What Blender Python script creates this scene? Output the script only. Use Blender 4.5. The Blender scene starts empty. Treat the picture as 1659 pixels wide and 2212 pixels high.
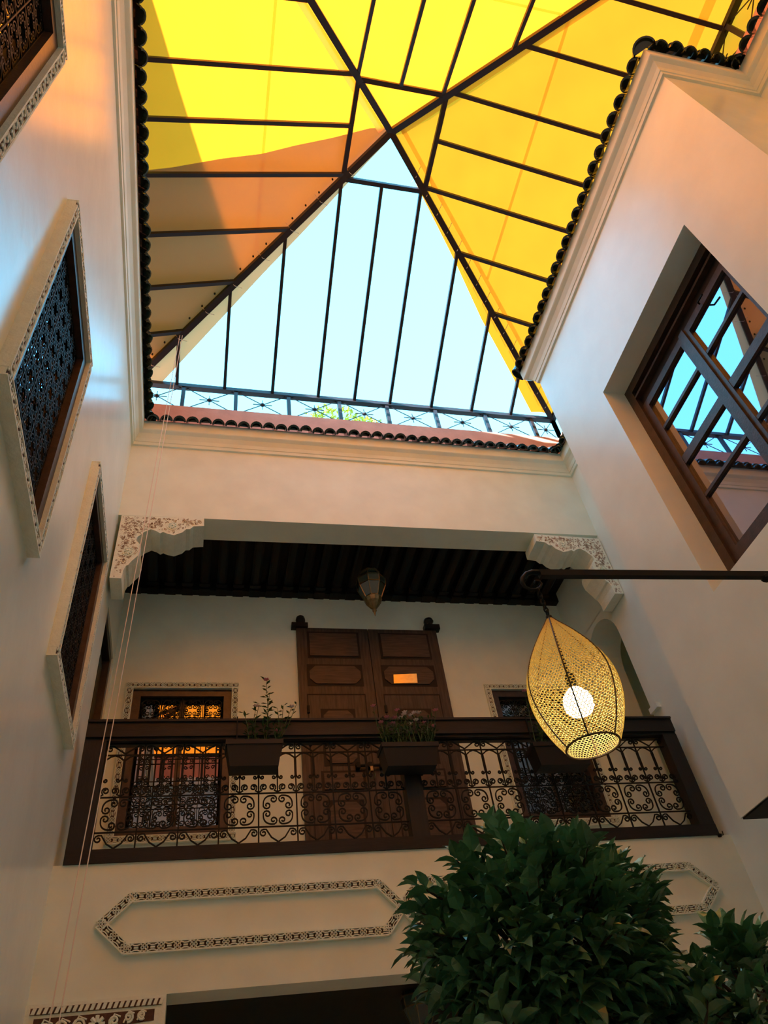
import bpy, math, random
from mathutils import Vector, Matrix
random.seed(7)
C = bpy.context.scene.collection
SC = bpy.context.scene

# ------------------------------------------------------------------ camera
RT = Vector((0.9733547, -0.195698, -0.11951118))
FW = Vector((0.22226562, 0.67705536, 0.70156542))
UP = Vector((-0.05637927, -0.70943522, 0.70251195))
FPX = 1604.31
EYE = Vector((0, 0, 1.6))
cd = bpy.data.cameras.new('camera')
cam = bpy.data.objects.new('camera', cd)
C.objects.link(cam)
cam.matrix_world = Matrix(((RT.x, UP.x, -FW.x, EYE.x), (RT.y, UP.y, -FW.y, EYE.y), (RT.z, UP.z, -FW.z, EYE.z), (0, 0, 0, 1)))
cd.sensor_fit = 'VERTICAL'
cd.sensor_height = 36
cd.sensor_width = 27
cd.lens = FPX / 2212 * 36
cd.clip_start = 0.02
SC.camera = cam

# ------------------------------------------------------------------ sky, sun, exposure
world = bpy.data.worlds.new('sky')
SC.world = world
world.use_nodes = True
wn = world.node_tree.nodes
wl = world.node_tree.links
bg = wn['Background']
tc = wn.new('ShaderNodeTexCoord')
sx = wn.new('ShaderNodeSeparateXYZ')
rp = wn.new('ShaderNodeValToRGB')
wl.new(tc.outputs['Generated'], sx.inputs[0])
wl.new(sx.outputs['Z'], rp.inputs[0])
rp.color_ramp.elements[0].position = 0.0
rp.color_ramp.elements[0].color = (0.205, 0.60, 0.83, 1)
rp.color_ramp.elements[1].position = 1.0
rp.color_ramp.elements[1].color = (0.102, 0.455, 0.75, 1)
wl.new(rp.outputs[0], bg.inputs[0])
bg.inputs[1].default_value = 1.45

SUN_TO = Vector((-0.66, -0.62, 0.42)).normalized()
sd = bpy.data.lights.new('sun', 'SUN')
sd.energy = 6.3
sd.color = (1.0, 0.98, 0.95)
sd.angle = 0.009
sun = bpy.data.objects.new('sun', sd)
C.objects.link(sun)
sun.location = (-20, -19, 20)
sun.rotation_euler = (-SUN_TO).to_track_quat('-Z', 'Y').to_euler()

SC.view_settings.view_transform = 'Standard'
SC.view_settings.look = 'None'
SC.view_settings.gamma = 1
SC.view_settings.use_curve_mapping = False
SC.view_settings.exposure = 2.06
try:
    SC.cycles.max_bounces = 12
    SC.cycles.diffuse_bounces = 8
    SC.cycles.transmission_bounces = 6
except Exception:
    pass

# ------------------------------------------------------------------ helpers
def ray(px, py):
    return RT * ((px - 829.5) / FPX) + FW - UP * ((py - 1106) / FPX)
def at(px, py, X=None, Y=None, Z=None):
    r = ray(px, py)
    if X is not None: t = (X - EYE.x) / r.x
    elif Y is not None: t = (Y - EYE.y) / r.y
    else: t = (Z - EYE.z) / r.z
    return EYE + r * t

MATS = {}
def mat(name, col, rough=0.5, metal=0.0, spec=0.5, var=0.0, vscale=4.0, bump=0.0, bscale=30.0, stretch=(1, 1, 1), coat=0.0, ior=None):
    m = bpy.data.materials.new(name)
    m.use_nodes = True
    nt = m.node_tree
    b = nt.nodes['Principled BSDF']
    b.inputs['Base Color'].default_value = (*col, 1)
    b.inputs['Roughness'].default_value = rough
    b.inputs['Metallic'].default_value = metal
    b.inputs['Specular IOR Level'].default_value = spec
    b.inputs['Coat Weight'].default_value = coat
    if ior: b.inputs['IOR'].default_value = ior
    if var or bump:
        t = nt.nodes.new('ShaderNodeTexCoord')
        mp = nt.nodes.new('ShaderNodeMapping')
        mp.inputs['Scale'].default_value = stretch
        nt.links.new(t.outputs['Object'], mp.inputs[0])
    if var:
        n = nt.nodes.new('ShaderNodeTexNoise')
        n.inputs['Scale'].default_value = vscale
        n.inputs['Detail'].default_value = 5
        nt.links.new(mp.outputs[0], n.inputs['Vector'])
        r = nt.nodes.new('ShaderNodeValToRGB')
        lo = [max(0, c * (1 - var)) for c in col]
        hi = [min(1, c * (1 + var)) for c in col]
        r.color_ramp.elements[0].position = 0.3
        r.color_ramp.elements[1].position = 0.7
        r.color_ramp.elements[0].color = (*lo, 1)
        r.color_ramp.elements[1].color = (*hi, 1)
        nt.links.new(n.outputs[0], r.inputs[0])
        nt.links.new(r.outputs[0], b.inputs['Base Color'])
    if bump:
        n2 = nt.nodes.new('ShaderNodeTexNoise')
        n2.inputs['Scale'].default_value = bscale
        n2.inputs['Detail'].default_value = 4
        nt.links.new(mp.outputs[0], n2.inputs['Vector'])
        bp = nt.nodes.new('ShaderNodeBump')
        bp.inputs['Strength'].default_value = bump
        bp.inputs['Distance'].default_value = 0.02
        nt.links.new(n2.outputs[0], bp.inputs['Height'])
        nt.links.new(bp.outputs[0], b.inputs['Normal'])
    MATS[name] = m
    return m

PLASTER = mat('tadelakt plaster', (0.765, 0.845, 0.765), 0.26, spec=0.7, var=0.05, vscale=2.2, bump=0.10, bscale=7)
PLASTER_M = mat('matt plaster', (0.765, 0.845, 0.735), 0.6, spec=0.25, var=0.05, vscale=3, bump=0.1, bscale=10)
STUCCO = mat('carved stucco', (0.765, 0.835, 0.73), 0.8, spec=0.2, var=0.05, vscale=14, bump=0.25, bscale=60)
STUCCO_BACK = mat('shade dark stucco ground', (0.10, 0.055, 0.045), 0.9, spec=0.1, var=0.2, vscale=40)  # shade of the carved recesses put into the ground colour
PINK = mat('pink terrace plaster', (0.62, 0.34, 0.26), 0.85, spec=0.2, var=0.10, vscale=5, bump=0.15)
WOOD = mat('dark stained wood', (0.014, 0.0095, 0.008), 0.42, spec=0.35, var=0.35, vscale=6, bump=0.1, bscale=20, stretch=(8, 8, 1))
WOOD_H = mat('dark stained rail wood', (0.0155, 0.0105, 0.009), 0.5, spec=0.3, var=0.3, vscale=6, bump=0.1, bscale=20, stretch=(1, 8, 8))
DOORWOOD = mat('brown door wood', (0.062, 0.040, 0.030), 0.5, spec=0.35, var=0.40, vscale=5, bump=0.1, bscale=20, stretch=(9, 9, 0.9))
PANELWOOD = mat('brown panel wood', (0.078, 0.047, 0.034), 0.5, spec=0.35, var=0.40, vscale=5, bump=0.1, bscale=20, stretch=(0.9, 9, 9))
WINWOOD = mat('reddish window wood', (0.050, 0.027, 0.020), 0.4, spec=0.45, var=0.30, vscale=5, bump=0.1, bscale=20, stretch=(3, 3, 3))
GROOVE = mat('dark moulding wood', (0.016, 0.008, 0.005), 0.6, spec=0.3)
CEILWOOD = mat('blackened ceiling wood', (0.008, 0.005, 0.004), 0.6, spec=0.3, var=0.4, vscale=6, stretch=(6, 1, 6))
IRON = mat('black iron', (0.008, 0.007, 0.007), 0.6, spec=0.2)
FRAMEMETAL = mat('dark painted steel', (0.016, 0.014, 0.020), 0.5, spec=0.4)
TILE = mat('glazed dark green tile', (0.010, 0.018, 0.013), 0.14, spec=0.6, var=0.4, vscale=9)
MORTAR = mat('lime mortar', (0.42, 0.38, 0.33), 0.95, spec=0.1, var=0.3, vscale=20, bump=0.4, bscale=40)
BRASS = mat('brass plate', (0.95, 0.60, 0.22), 0.22, metal=1.0, var=0.12, vscale=30)
OLDBRASS = mat('old brass', (0.20, 0.15, 0.08), 0.40, metal=1.0, var=0.3, vscale=30)
LANTERN_GLASS = mat('greenish lantern glass', (0.035, 0.055, 0.048), 0.10, spec=0.7)
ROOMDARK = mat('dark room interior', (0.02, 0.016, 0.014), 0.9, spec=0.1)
PLANTER = mat('brown plastic planter', (0.012, 0.009, 0.008), 0.5, spec=0.3)
SOIL = mat('potting soil', (0.02, 0.013, 0.008), 1.0, spec=0.1)
LEAF = mat('glossy ficus leaf', (0.095, 0.250, 0.130), 0.32, spec=0.5, var=0.45, vscale=9)
LEAF2 = mat('flower plant leaf', (0.045, 0.085, 0.025), 0.5, spec=0.3, var=0.3, vscale=12)
LEAF3 = mat('sunlit terrace leaf', (0.42, 0.50, 0.06), 0.6, spec=0.2, var=0.2, vscale=12)
PETAL = mat('pink petals', (0.62, 0.20, 0.25), 0.6, spec=0.2)
PETALW = mat('pale petals', (0.75, 0.60, 0.58), 0.6, spec=0.2)
BARK = mat('grey bark', (0.09, 0.065, 0.045), 0.9, spec=0.1, var=0.3, vscale=20, bump=0.4)
CORD = mat('white cord', (0.80, 0.72, 0.66), 0.8, spec=0.2)
RIB = mat('dark cane rib', (0.10, 0.055, 0.025), 0.6, spec=0.3)
POT = mat('terracotta', (0.35, 0.14, 0.07), 0.8, spec=0.2, var=0.2)

def fabric_mat(name, tcol, dcol, w):
    m = bpy.data.materials.new(name)
    m.use_nodes = True
    nt = m.node_tree
    nt.nodes.remove(nt.nodes['Principled BSDF'])
    out = nt.nodes['Material Output']
    tr = nt.nodes.new('ShaderNodeBsdfTranslucent')
    df = nt.nodes.new('ShaderNodeBsdfDiffuse')
    mx = nt.nodes.new('ShaderNodeMixShader')
    tcn = nt.nodes.new('ShaderNodeTexCoord')
    n = nt.nodes.new('ShaderNodeTexNoise')
    n.inputs['Scale'].default_value = 2.5
    n.inputs['Detail'].default_value = 3
    r = nt.nodes.new('ShaderNodeValToRGB')
    r.color_ramp.elements[0].position = 0.3
    r.color_ramp.elements[1].position = 0.7
    r.color_ramp.elements[0].color = (*[c * 0.94 for c in tcol], 1)
    r.color_ramp.elements[1].color = (*tcol, 1)
    nt.links.new(tcn.outputs['Object'], n.inputs['Vector'])
    nt.links.new(n.outputs[0], r.inputs[0])
    nt.links.new(r.outputs[0], tr.inputs[0])
    df.inputs[0].default_value = (*dcol, 1)
    mx.inputs[0].default_value = w
    nt.links.new(tr.outputs[0], mx.inputs[1])
    nt.links.new(df.outputs[0], mx.inputs[2])
    nt.links.new(mx.outputs[0], out.inputs[0])
    return m
FABRIC = fabric_mat('yellow shade cloth', (1.0, 0.212, 0.0085), (0.85, 0.36, 0.07), 0.25)
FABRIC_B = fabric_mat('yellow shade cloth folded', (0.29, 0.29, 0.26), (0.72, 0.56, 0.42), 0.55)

FABRIC_S = fabric_mat('seam cloth', (0.95, 0.74, 0.55), (0.9, 0.55, 0.25), 0.12)
FABRIC_H = fabric_mat('beige cloth hem', (0.95, 0.27, 0.10), (0.80, 0.48, 0.30), 0.45)
SHADE = fabric_mat('woven cane net', (0.95, 0.80, 0.34), (0.90, 0.70, 0.30), 0.6)
STEMS = mat('brown carving lines', (0.30, 0.19, 0.13), 0.9, spec=0.1)  # thin brown lines for the bracket carving
def glass_mat(name, tint, fac, dark, rough=0.01):
    m = bpy.data.materials.new(name)
    m.use_nodes = True
    nt = m.node_tree
    nt.nodes.remove(nt.nodes['Principled BSDF'])
    out = nt.nodes['Material Output']
    g = nt.nodes.new('ShaderNodeBsdfGlossy')
    g.inputs[0].default_value = (*tint, 1)
    g.inputs['Roughness'].default_value = rough
    d = nt.nodes.new('ShaderNodeBsdfDiffuse')
    d.inputs[0].default_value = (*dark, 1)
    lw = nt.nodes.new('ShaderNodeFresnel')
    lw.inputs[0].default_value = 1.5
    ad = nt.nodes.new('ShaderNodeMath')
    ad.operation = 'ADD'
    ad.use_clamp = True
    ad.inputs[1].default_value = fac
    mx = nt.nodes.new('ShaderNodeMixShader')
    nt.links.new(lw.outputs[0], ad.inputs[0])
    nt.links.new(ad.outputs[0], mx.inputs[0])
    nt.links.new(d.outputs[0], mx.inputs[1])
    nt.links.new(g.outputs[0], mx.inputs[2])
    nt.links.new(mx.outputs[0], out.inputs[0])
    return m
GLASS = glass_mat('reflective window glass', (0.62, 0.66, 0.95), 0.42, (0.03, 0.022, 0.018))
GLASS_D = glass_mat('dark window glass', (0.85, 0.85, 1.0), 0.20, (0.012, 0.010, 0.009))

def emit_mat(name, col, s):
    m = bpy.data.materials.new(name)
    m.use_nodes = True
    b = m.node_tree.nodes['Principled BSDF']
    b.inputs['Base Color'].default_value = (*col, 1)
    b.inputs['Emission Color'].default_value = (*col, 1)
    b.inputs['Emission Strength'].default_value = s
    return m
BULB = emit_mat('lit bulb', (1.0, 0.97, 0.72), 5.0)

def world_loc(o):
    v = Vector((0, 0, 0))
    while o is not None:
        v += o.location
        o = o.parent
    return v

class MB:
    def __init__(s):
        s.v = []
        s.f = []
    def poly(s, pts):
        n = len(s.v)
        s.v += [Vector(p) for p in pts]
        s.f.append(tuple(range(n, n + len(pts))))
    def box(s, x0, x1, y0, y1, z0, z1):
        n = len(s.v)
        s.v += [Vector(p) for p in ((x0, y0, z0), (x1, y0, z0), (x1, y1, z0), (x0, y1, z0), (x0, y0, z1), (x1, y0, z1), (x1, y1, z1), (x0, y1, z1))]
        for q in ((3, 2, 1, 0), (4, 5, 6, 7), (0, 1, 5, 4), (1, 2, 6, 5), (2, 3, 7, 6), (3, 0, 4, 7)):
            s.f.append(tuple(n + i for i in q))
        return s
    def hexa(s, P):
        n = len(s.v)
        s.v += [Vector(p) for p in P]
        for q in ((3, 2, 1, 0), (4, 5, 6, 7), (0, 1, 5, 4), (1, 2, 6, 5), (2, 3, 7, 6), (3, 0, 4, 7)):
            s.f.append(tuple(n + i for i in q))
        return s
    def beam(s, p0, p1, w, h, up=(0, 0, 1)):
        p0 = Vector(p0); p1 = Vector(p1)
        d = (p1 - p0).normalized()
        sd_ = d.cross(Vector(up))
        if sd_.length < 1e-4: sd_ = d.cross(Vector((1, 0, 0)))
        sd_.normalize()
        u = sd_.cross(d).normalized()
        a = sd_ * w / 2
        b = u * h / 2
        s.hexa([p0 - a - b, p0 + a - b, p1 + a - b, p1 - a - b, p0 - a + b, p0 + a + b, p1 + a + b, p1 - a + b])
        return s
    def prism(s, pts, off):
        off = Vector(off)
        n = len(s.v)
        k = len(pts)
        s.v += [Vector(p) for p in pts] + [Vector(p) + off for p in pts]
        s.f.append(tuple(range(n + k - 1, n - 1, -1)))
        s.f.append(tuple(range(n + k, n + 2 * k)))
        for i in range(k):
            j = (i + 1) % k
            s.f.append((n + i, n + j, n + k + j, n + k + i))
        return s
    def tube(s, path, r, n=5, closed=False):
        P = [Vector(p) for p in path]
        if len(P) < 2: return s
        k = len(P)
        rr = r if isinstance(r, (list, tuple)) else [r] * k
        t0 = (P[1] - P[0]).normalized()
        ref = Vector((0, 0, 1)) if abs(t0.z) < 0.9 else Vector((1, 0, 0))
        nn = t0.cross(ref).normalized()
        base = len(s.v)
        for i in range(k):
            if closed: t = (P[(i + 1) % k] - P[i - 1])
            elif i == 0: t = P[1] - P[0]
            elif i == k - 1: t = P[-1] - P[-2]
            else: t = P[i + 1] - P[i - 1]
            if t.length < 1e-9: t = t0
            t = t.normalized()
            nn = (nn - t * nn.dot(t))
            if nn.length < 1e-6: nn = t.orthogonal()
            nn.normalize()
            b = t.cross(nn)
            for j in range(n):
                a = 2 * math.pi * j / n + math.pi / n
                s.v.append(P[i] + (nn * math.cos(a) + b * math.sin(a)) * rr[i])
        for i in range(k if closed else k - 1):
            i2 = (i + 1) % k
            for j in range(n):
                j2 = (j + 1) % n
                s.f.append((base + i * n + j, base + i * n + j2, base + i2 * n + j2, base + i2 * n + j))
        if not closed:
            s.f.append(tuple(base + j for j in range(n - 1, -1, -1)))
            s.f.append(tuple(base + (k - 1) * n + j for j in range(n)))
        return s
    def lathe(s, prof, cx, cy, n=16, cap=True, a0=0.0):
        base = len(s.v)
        for r, z in prof:
            for j in range(n):
                a = a0 + 2 * math.pi * j / n
                s.v.append(Vector((cx + r * math.cos(a), cy + r * math.sin(a), z)))
        for i in range(len(prof) - 1):
            for j in range(n):
                j2 = (j + 1) % n
                s.f.append((base + i * n + j, base + i * n + j2, base + (i + 1) * n + j2, base + (i + 1) * n + j))
        if cap:
            s.f.append(tuple(base + j for j in range(n - 1, -1, -1)))
            e = base + (len(prof) - 1) * n
            s.f.append(tuple(e + j for j in range(n)))
        return s
    def mesh(s, name, m, off=Vector((0, 0, 0)), smooth=False):
        me = bpy.data.meshes.new(name)
        me.from_pydata([v - off for v in s.v], [], s.f)
        me.materials.append(m)
        if smooth:
            me.polygons.foreach_set('use_smooth', [True] * len(me.polygons))
        me.update()
        return me
    def build(s, name, m, parent=None, smooth=False, label=None, kind=None):
        off = world_loc(parent) if parent is not None else Vector((0, 0, 0))
        o = bpy.data.objects.new(name, s.mesh(name, m, off, smooth))
        C.objects.link(o)
        if parent is not None: o.parent = parent
        if label: o['label'] = label
        if kind: o['kind'] = kind
        return o

def thing(name, label, cat, loc, group=None):
    o = bpy.data.objects.new(name, None)
    o.empty_display_size = 0.1
    C.objects.link(o)
    o.location = loc
    o['label'] = label
    o['category'] = cat
    if group: o['group'] = group
    return o
def struct(mb, name, m, label=None, smooth=False):
    o = mb.build(name, m, None, smooth)
    o['kind'] = 'structure'
    if label: o['label'] = label
    return o
def inst(name, me, parent, loc, mtx=None):
    """a piece that shares mesh data, child of parent; loc in world"""
    o = bpy.data.objects.new(name, me)
    C.objects.link(o)
    if parent is not None: o.parent = parent
    l = Vector(loc) - (world_loc(parent) if parent is not None else Vector((0, 0, 0)))
    if mtx is not None:
        o.matrix_basis = Matrix.Translation(l) @ mtx.to_4x4()
    else:
        o.location = l
    return o
def wall_holes(mb, fn, u0, u1, v0, v1, holes):
    """fill rect u0..u1 x v0..v1 with boxes leaving rectangular holes; fn(ua,ub,va,vb) adds the box"""
    us = sorted(set([u0, u1] + [h[0] for h in holes] + [h[1] for h in holes]))
    us = [u for u in us if u0 <= u <= u1]
    for a, b in zip(us[:-1], us[1:]):
        hs = sorted([h for h in holes if h[0] <= a + 1e-6 and h[1] >= b - 1e-6], key=lambda h: h[2])
        v = v0
        for h in hs:
            if h[2] > v: fn(a, b, v, h[2])
            v = h[3]
        if v < v1: fn(a, b, v, v1)

# ------------------------------------------------------------------ layout numbers (metres)
XL = -1.005           # left wall
XR = 4.70             # right wall
XB = 3.70             # face of the projecting bay
YB0, YB1 = 1.246, 4.55
ZSOF = 3.44           # underside of the bay
YF = 6.0              # far wall face
YG = 7.45             # back wall of the gallery
YN = -0.20            # near wall
ZC = 8.71             # bottom of cornice
ZT = 9.03             # top of walls
ZPB, ZPT = 3.01, 3.885  # band below the balcony
ZGF = 3.95            # gallery floor

# ------------------------------------------------------------------ structure
m = MB().box(-1.6, 5.6, -2.6, 9.8, -0.12, 0)
FLOORM = mat('beige floor tile', (0.60, 0.58, 0.50), 0.35, var=0.1, vscale=3)
struct(m, 'floor', FLOORM, 'pale tiled courtyard floor')

# left wall
LW = [(0.12, 1.358), (2.146, 3.38), (4.318, 5.557)]   # outer edges of the carved frames
LZ0, LZ1 = 4.57, 6.48
BW = 0.075
holes = [(a + BW, b - BW, LZ0 + BW, LZ1 - BW) for a, b in LW] + [(6.42, 7.36, ZGF, 6.62)]
m = MB()
wall_holes(m, lambda a, b, c, d: m.box(XL - 0.42, XL, a, b, c, d), -2.4, 9.6, 0, ZT, holes)
struct(m, 'wall_left', PLASTER, 'tall glossy plaster wall with three grilled windows')

# far wall above the gallery (its lower edge is not quite level)
m = MB()
zl, zr = 7.535, 7.615
m.hexa([(XL, YF, zl), (XR, YF, zr), (XR, YF + 0.34, zr), (XL, YF + 0.34, zl), (XL, YF, ZT), (XR, YF, ZT), (XR, YF + 0.34, ZT), (XL, YF + 0.34, ZT)])
struct(m, 'wall_far', PLASTER_M, 'cream wall above the gallery opening')
# band below the balcony
m = MB().box(XL, XR, YF, YF + 0.30, ZPB, ZPT)
struct(m, 'wall_far_parapet', PLASTER_M, 'cream band below the balcony with carved ornament')
# gallery floor slab
m = MB().box(XL, XR, YF + 0.30, YG + 0.4, 3.25, ZGF)
struct(m, 'floor_gallery', PLASTER_M, 'gallery floor slab')
# gallery back wall with window holes
GW = [(-0.83, 0.38), (3.335, 4.535)]
GZ0, GZ1 = 4.60, 6.365
m = MB()
gh = [(a + BW, b - BW, GZ0 + BW, GZ1 - BW) for a, b in GW]
wall_holes(m, lambda a, b, c, d: m.box(a, b, YG, YG + 0.36, c, d), XL, XR, ZGF, 7.8, gh)
struct(m, 'wall_back', PLASTER_M, 'back wall of the gallery')
# ground floor arcade back
m = MB().box(XL, XR, 9.2, 9.5, 0, 3.25)
struct(m, 'wall_back_ground', PLASTER_M, 'dim back wall of the ground floor arcade')
m = MB()
m.box(XL, XR, YF + 0.30, 9.2, 3.04, 3.25)
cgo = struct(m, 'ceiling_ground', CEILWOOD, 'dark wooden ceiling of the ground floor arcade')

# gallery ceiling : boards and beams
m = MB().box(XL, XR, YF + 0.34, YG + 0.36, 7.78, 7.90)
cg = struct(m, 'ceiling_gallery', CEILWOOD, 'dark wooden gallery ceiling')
bmw = MB()
bmw.prism([(-0.055, 0, 0), (-0.055, 0, 0.12), (0.055, 0, 0.12), (0.055, 0, 0), (0.03, 0, -0.02), (-0.03, 0, -0.02)], (0, 0.88, 0))
bmw.prism([(-0.065, 0.88, -0.035), (-0.065, 0.88, 0.12), (0.065, 0.88, 0.12), (0.065, 0.88, -0.035)], (0, 0.05, 0))
bmw.prism([(-0.05, 0.93, -0.005), (-0.05, 0.93, 0.12), (0.05, 0.93, 0.12), (0.05, 0.93, -0.005)], (0, 0.05, 0))
bmw.prism([(-0.065, 0.98, -0.035), (-0.065, 0.98, 0.12), (0.065, 0.98, 0.12), (0.065, 0.98, -0.035)], (0, 0.13, 0))
bme = bmw.mesh('ceiling_beam', CEILWOOD)
x = XL + 0.12
while x < XR - 0.05:
    inst('ceiling_beam', bme, cg, (x, YF + 0.34, 7.665))
    x += 0.205
MB().box(XL, XR, YG - 0.10, YG, 7.64, 7.78).build('wall_plate', CEILWOOD, cg)
# roof terrace slabs (round the courtyard)
m = MB()
m.box(XL - 1.6, XL, -2.4, 9.5, ZT, ZT + 0.06)
m.box(XR, XR + 1.6, -2.4, 9.5, ZT, ZT + 0.06)
m.box(XL, XR, YF, 9.5, ZT, ZT + 0.06)
m.box(XL, XR, -2.4, YN, ZT, ZT + 0.06)
m.box(XB, XR, YB0, YB1, ZT, ZT + 0.06)
struct(m, 'roof_terrace', PINK, 'flat terrace round the skylight')

# right wall with arch opening into a dark passage
m = MB()
AY0, AY1, AZS = 6.36, 7.12, 6.40   # arch jambs and springing
wall_holes(m, lambda a, b, c, d: m.box(XR, XR + 0.42, a, b, c, d), -2.4, 9.6, 0, ZT, [(AY0, AY1, ZGF, 6.85)])
N = 16
ac, ar = (AY0 + AY1) / 2, (AY1 - AY0) / 2
for i in range(N):
    a0 = math.pi * i / N; a1 = math.pi * (i + 1) / N
    p = [(ac + ar * math.cos(a), AZS + ar * math.sin(a)) for a in (a0, a1)]
    m.prism([(XR, p[0][0], p[0][1]), (XR, p[0][0], 6.86), (XR, p[1][0], 6.86), (XR, p[1][0], p[1][1])], (0.42, 0, 0))
struct(m, 'wall_right', PLASTER, 'right courtyard wall with arched gallery doorway')
m = MB()
m.box(XR + 0.42, XR + 1.9, 5.9, 6.0, ZGF, 7.2); m.box(XR + 0.42, XR + 1.9, 7.5, 7.6, ZGF, 7.2)
m.box(XR + 1.8, XR + 1.9, 6.0, 7.5, ZGF, 7.2); m.box(XR + 0.42, XR + 1.9, 5.9, 7.6, 7.2, 7.3); m.box(XR + 0.42, XR + 1.9, 5.9, 7.6, ZGF - 0.1, ZGF)
struct(m, 'wall_passage', PLASTER_M, 'dark passage behind the arched doorway')

# near wall (behind the camera) over an open arcade
m = MB().box(XL, XR, YN - 0.4, YN, 3.0, ZT)
struct(m, 'wall_near', PLASTER, 'courtyard wall behind the viewer')
m = MB().box(XL, XR, -2.4, -2.1, 0, 3.0).box(XL, XR, -2.4, YN, 3.0, 3.1)
struct(m, 'wall_near_ground', PLASTER_M, 'ground floor arcade behind the viewer')

# projecting bay on the right with a deep window recess
RY0, RY1, RZ0, RZ1 = 2.015, 3.735, 4.81, 7.365
m = MB()
wall_holes(m, lambda a, b, c, d: m.box(XB, XB + 0.42, a, b, c, d), YB0, YB1, ZSOF, ZT, [(RY0, RY1, RZ0, RZ1)])
m.box(XB + 0.42, XR, YB0, YB0 + 0.2, ZSOF, ZT)
m.box(XB + 0.42, XR, YB1 - 0.2, YB1, ZSOF, ZT)
m.box(XB + 0.42, XR, YB0 + 0.2, YB1 - 0.2, ZSOF, ZSOF + 0.15)
struct(m, 'wall_bay', PLASTER, 'projecting upper bay with a large casement window')

m = MB().box(XB + 0.012, XR, YB0 + 0.012, YB1 - 0.012, ZSOF - 0.012, ZSOF)  # thin dark sheet covering the underside of the bay
struct(m, 'ceiling_bay', CEILWOOD, 'dark underside of the projecting bay')

# cornice swept round the courtyard
LOOP = [(XL, YN), (XL, YF), (XR, YF), (XR, YB1), (XB, YB1), (XB, YB0), (XR, YB0), (XR, YN)]
def offset_loop(L, d):
    out = []
    n = len(L)
    for i in range(n):
        p0 = Vector(L[i - 1]); p1 = Vector(L[i]); p2 = Vector(L[(i + 1) % n])
        e1 = (p1 - p0).normalized(); e2 = (p2 - p1).normalized()
        n1 = Vector((e1.y, -e1.x)); n2 = Vector((e2.y, -e2.x))
        out.append(p1 + (n1 + n2) * d / (1 + n1.dot(n2)))
    return out
def sweep_loop(mb, L, prof):
    rings = [[(p.x, p.y, z) for p in offset_loop(L, d)] for d, z in prof]
    base = len(mb.v)
    n = len(L)
    for r in rings: mb.v += [Vector(p) for p in r]
    for i in range(len(rings) - 1):
        for j in range(n):
            j2 = (j + 1) % n
            mb.f.append((base + i * n + j, base + i * n + j2, base + (i + 1) * n + j2, base + (i + 1) * n + j))
m = MB()
sweep_loop(m, LOOP, [(-0.02, ZC - 0.01), (0.022, ZC), (0.026, ZC + 0.045), (0.034, ZC + 0.05), (0.046, ZC + 0.10), (0.075, ZC + 0.155), (0.108, ZC + 0.18), (0.116, ZC + 0.19), (0.118, ZC + 0.275), (0.118, ZT + 0.02), (-0.02, ZT + 0.02)])
struct(m, 'trim_1', PLASTER_M, 'moulded plaster cornice below the roof tiles')

# tiled eaves
TILT = math.radians(44)
def tile_mesh():
    mb = MB()
    L, R, th = 0.21, 0.077, 0.014
    n = 8
    for (yo, zo, rr, ll) in ((0, 0, R, L), (-0.05, -0.012, R * 0.9, L * 0.7)):
        ring = []
        for t in (0, 1):
            y = yo - 0 + ll * t
            for rad in (rr, rr - th):
                ring.append([Vector((rad * math.cos(math.pi * k / n), y, zo + rad * math.sin(math.pi * k / n))) for k in range(n + 1)])
        b = len(mb.v)
        for r_ in ring: mb.v += r_
        q = n + 1
        for k in range(n):
            mb.f.append((b + k, b + k + 1, b + 2 * q + k + 1, b + 2 * q + k))          # outer
            mb.f.append((b + q + k + 1, b + q + k, b + 3 * q + k, b + 3 * q + k + 1))  # inner
            mb.f.append((b + k + 1, b + k, b + q + k, b + q + k + 1))                  # front rim
    # solid dark mouth a little way in
    mb.poly([Vector((R * 0.85 * math.cos(math.pi * k / n), 0.03, R * 0.85 * math.sin(math.pi * k / n) + 0.01)) for k in range(n + 1)])
    ct, st_ = math.cos(TILT), math.sin(TILT)
    mb.v = [Vector((v.x, v.y * ct - v.z * st_, v.y * st_ + v.z * ct)) for v in mb.v]
    return mb.mesh('roof_tile', TILE)
TME = tile_mesh()
def eave(p0, p1, n_in, label, skip=0):
    """row of barrel tiles; p0,p1 wall line in plan; n_in points into the courtyard"""
    p0 = Vector(p0); p1 = Vector(p1); n_in = Vector(n_in)
    d = (p1 - p0); ln = d.length; d.normalize()
    bed = MB()
    a = p0 + n_in * 0.10; b = p1 + n_in * 0.10
    c = p1 - n_in * 0.10; e = p0 - n_in * 0.10
    zz = ZT + 0.022
    bed.hexa([(a.x, a.y, zz), (b.x, b.y, zz), (c.x, c.y, zz), (e.x, e.y, zz), (a.x, a.y, zz + 0.03), (b.x, b.y, zz + 0.03), (c.x, c.y, zz + 0.10), (e.x, e.y, zz + 0.10)])
    o = struct(bed, 'trim_eave', MORTAR, label)
    k = max(1, round(ln / 0.156))
    ang = math.atan2(-n_in.y, -n_in.x) - math.pi / 2
    for i in range(k):
        p = p0 + d * (ln * (i + 0.5) / k) + n_in * (0.150 + random.uniform(-0.008, 0.008))
        mt = Matrix.Rotation(ang + random.uniform(-0.05, 0.05), 3, 'Z') @ Matrix.Rotation(random.uniform(-0.03, 0.03), 3, 'X')
        inst('roof_tile', TME, o, (p.x, p.y, ZT + 0.015 + random.uniform(-0.005, 0.005)), mt)
    return o
eave((XL, 1.1), (XL, YF - 0.14), (1, 0), 'dark green tiled eave along the left wall')
eave((XL + 0.14, YF), (XR - 0.14, YF), (0, -1), 'dark green tiled eave along the far wall')
eave((XR, YF - 0.14), (XR, YB1 + 0.14), (-1, 0), 'short dark tiled eave behind the bay')
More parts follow.
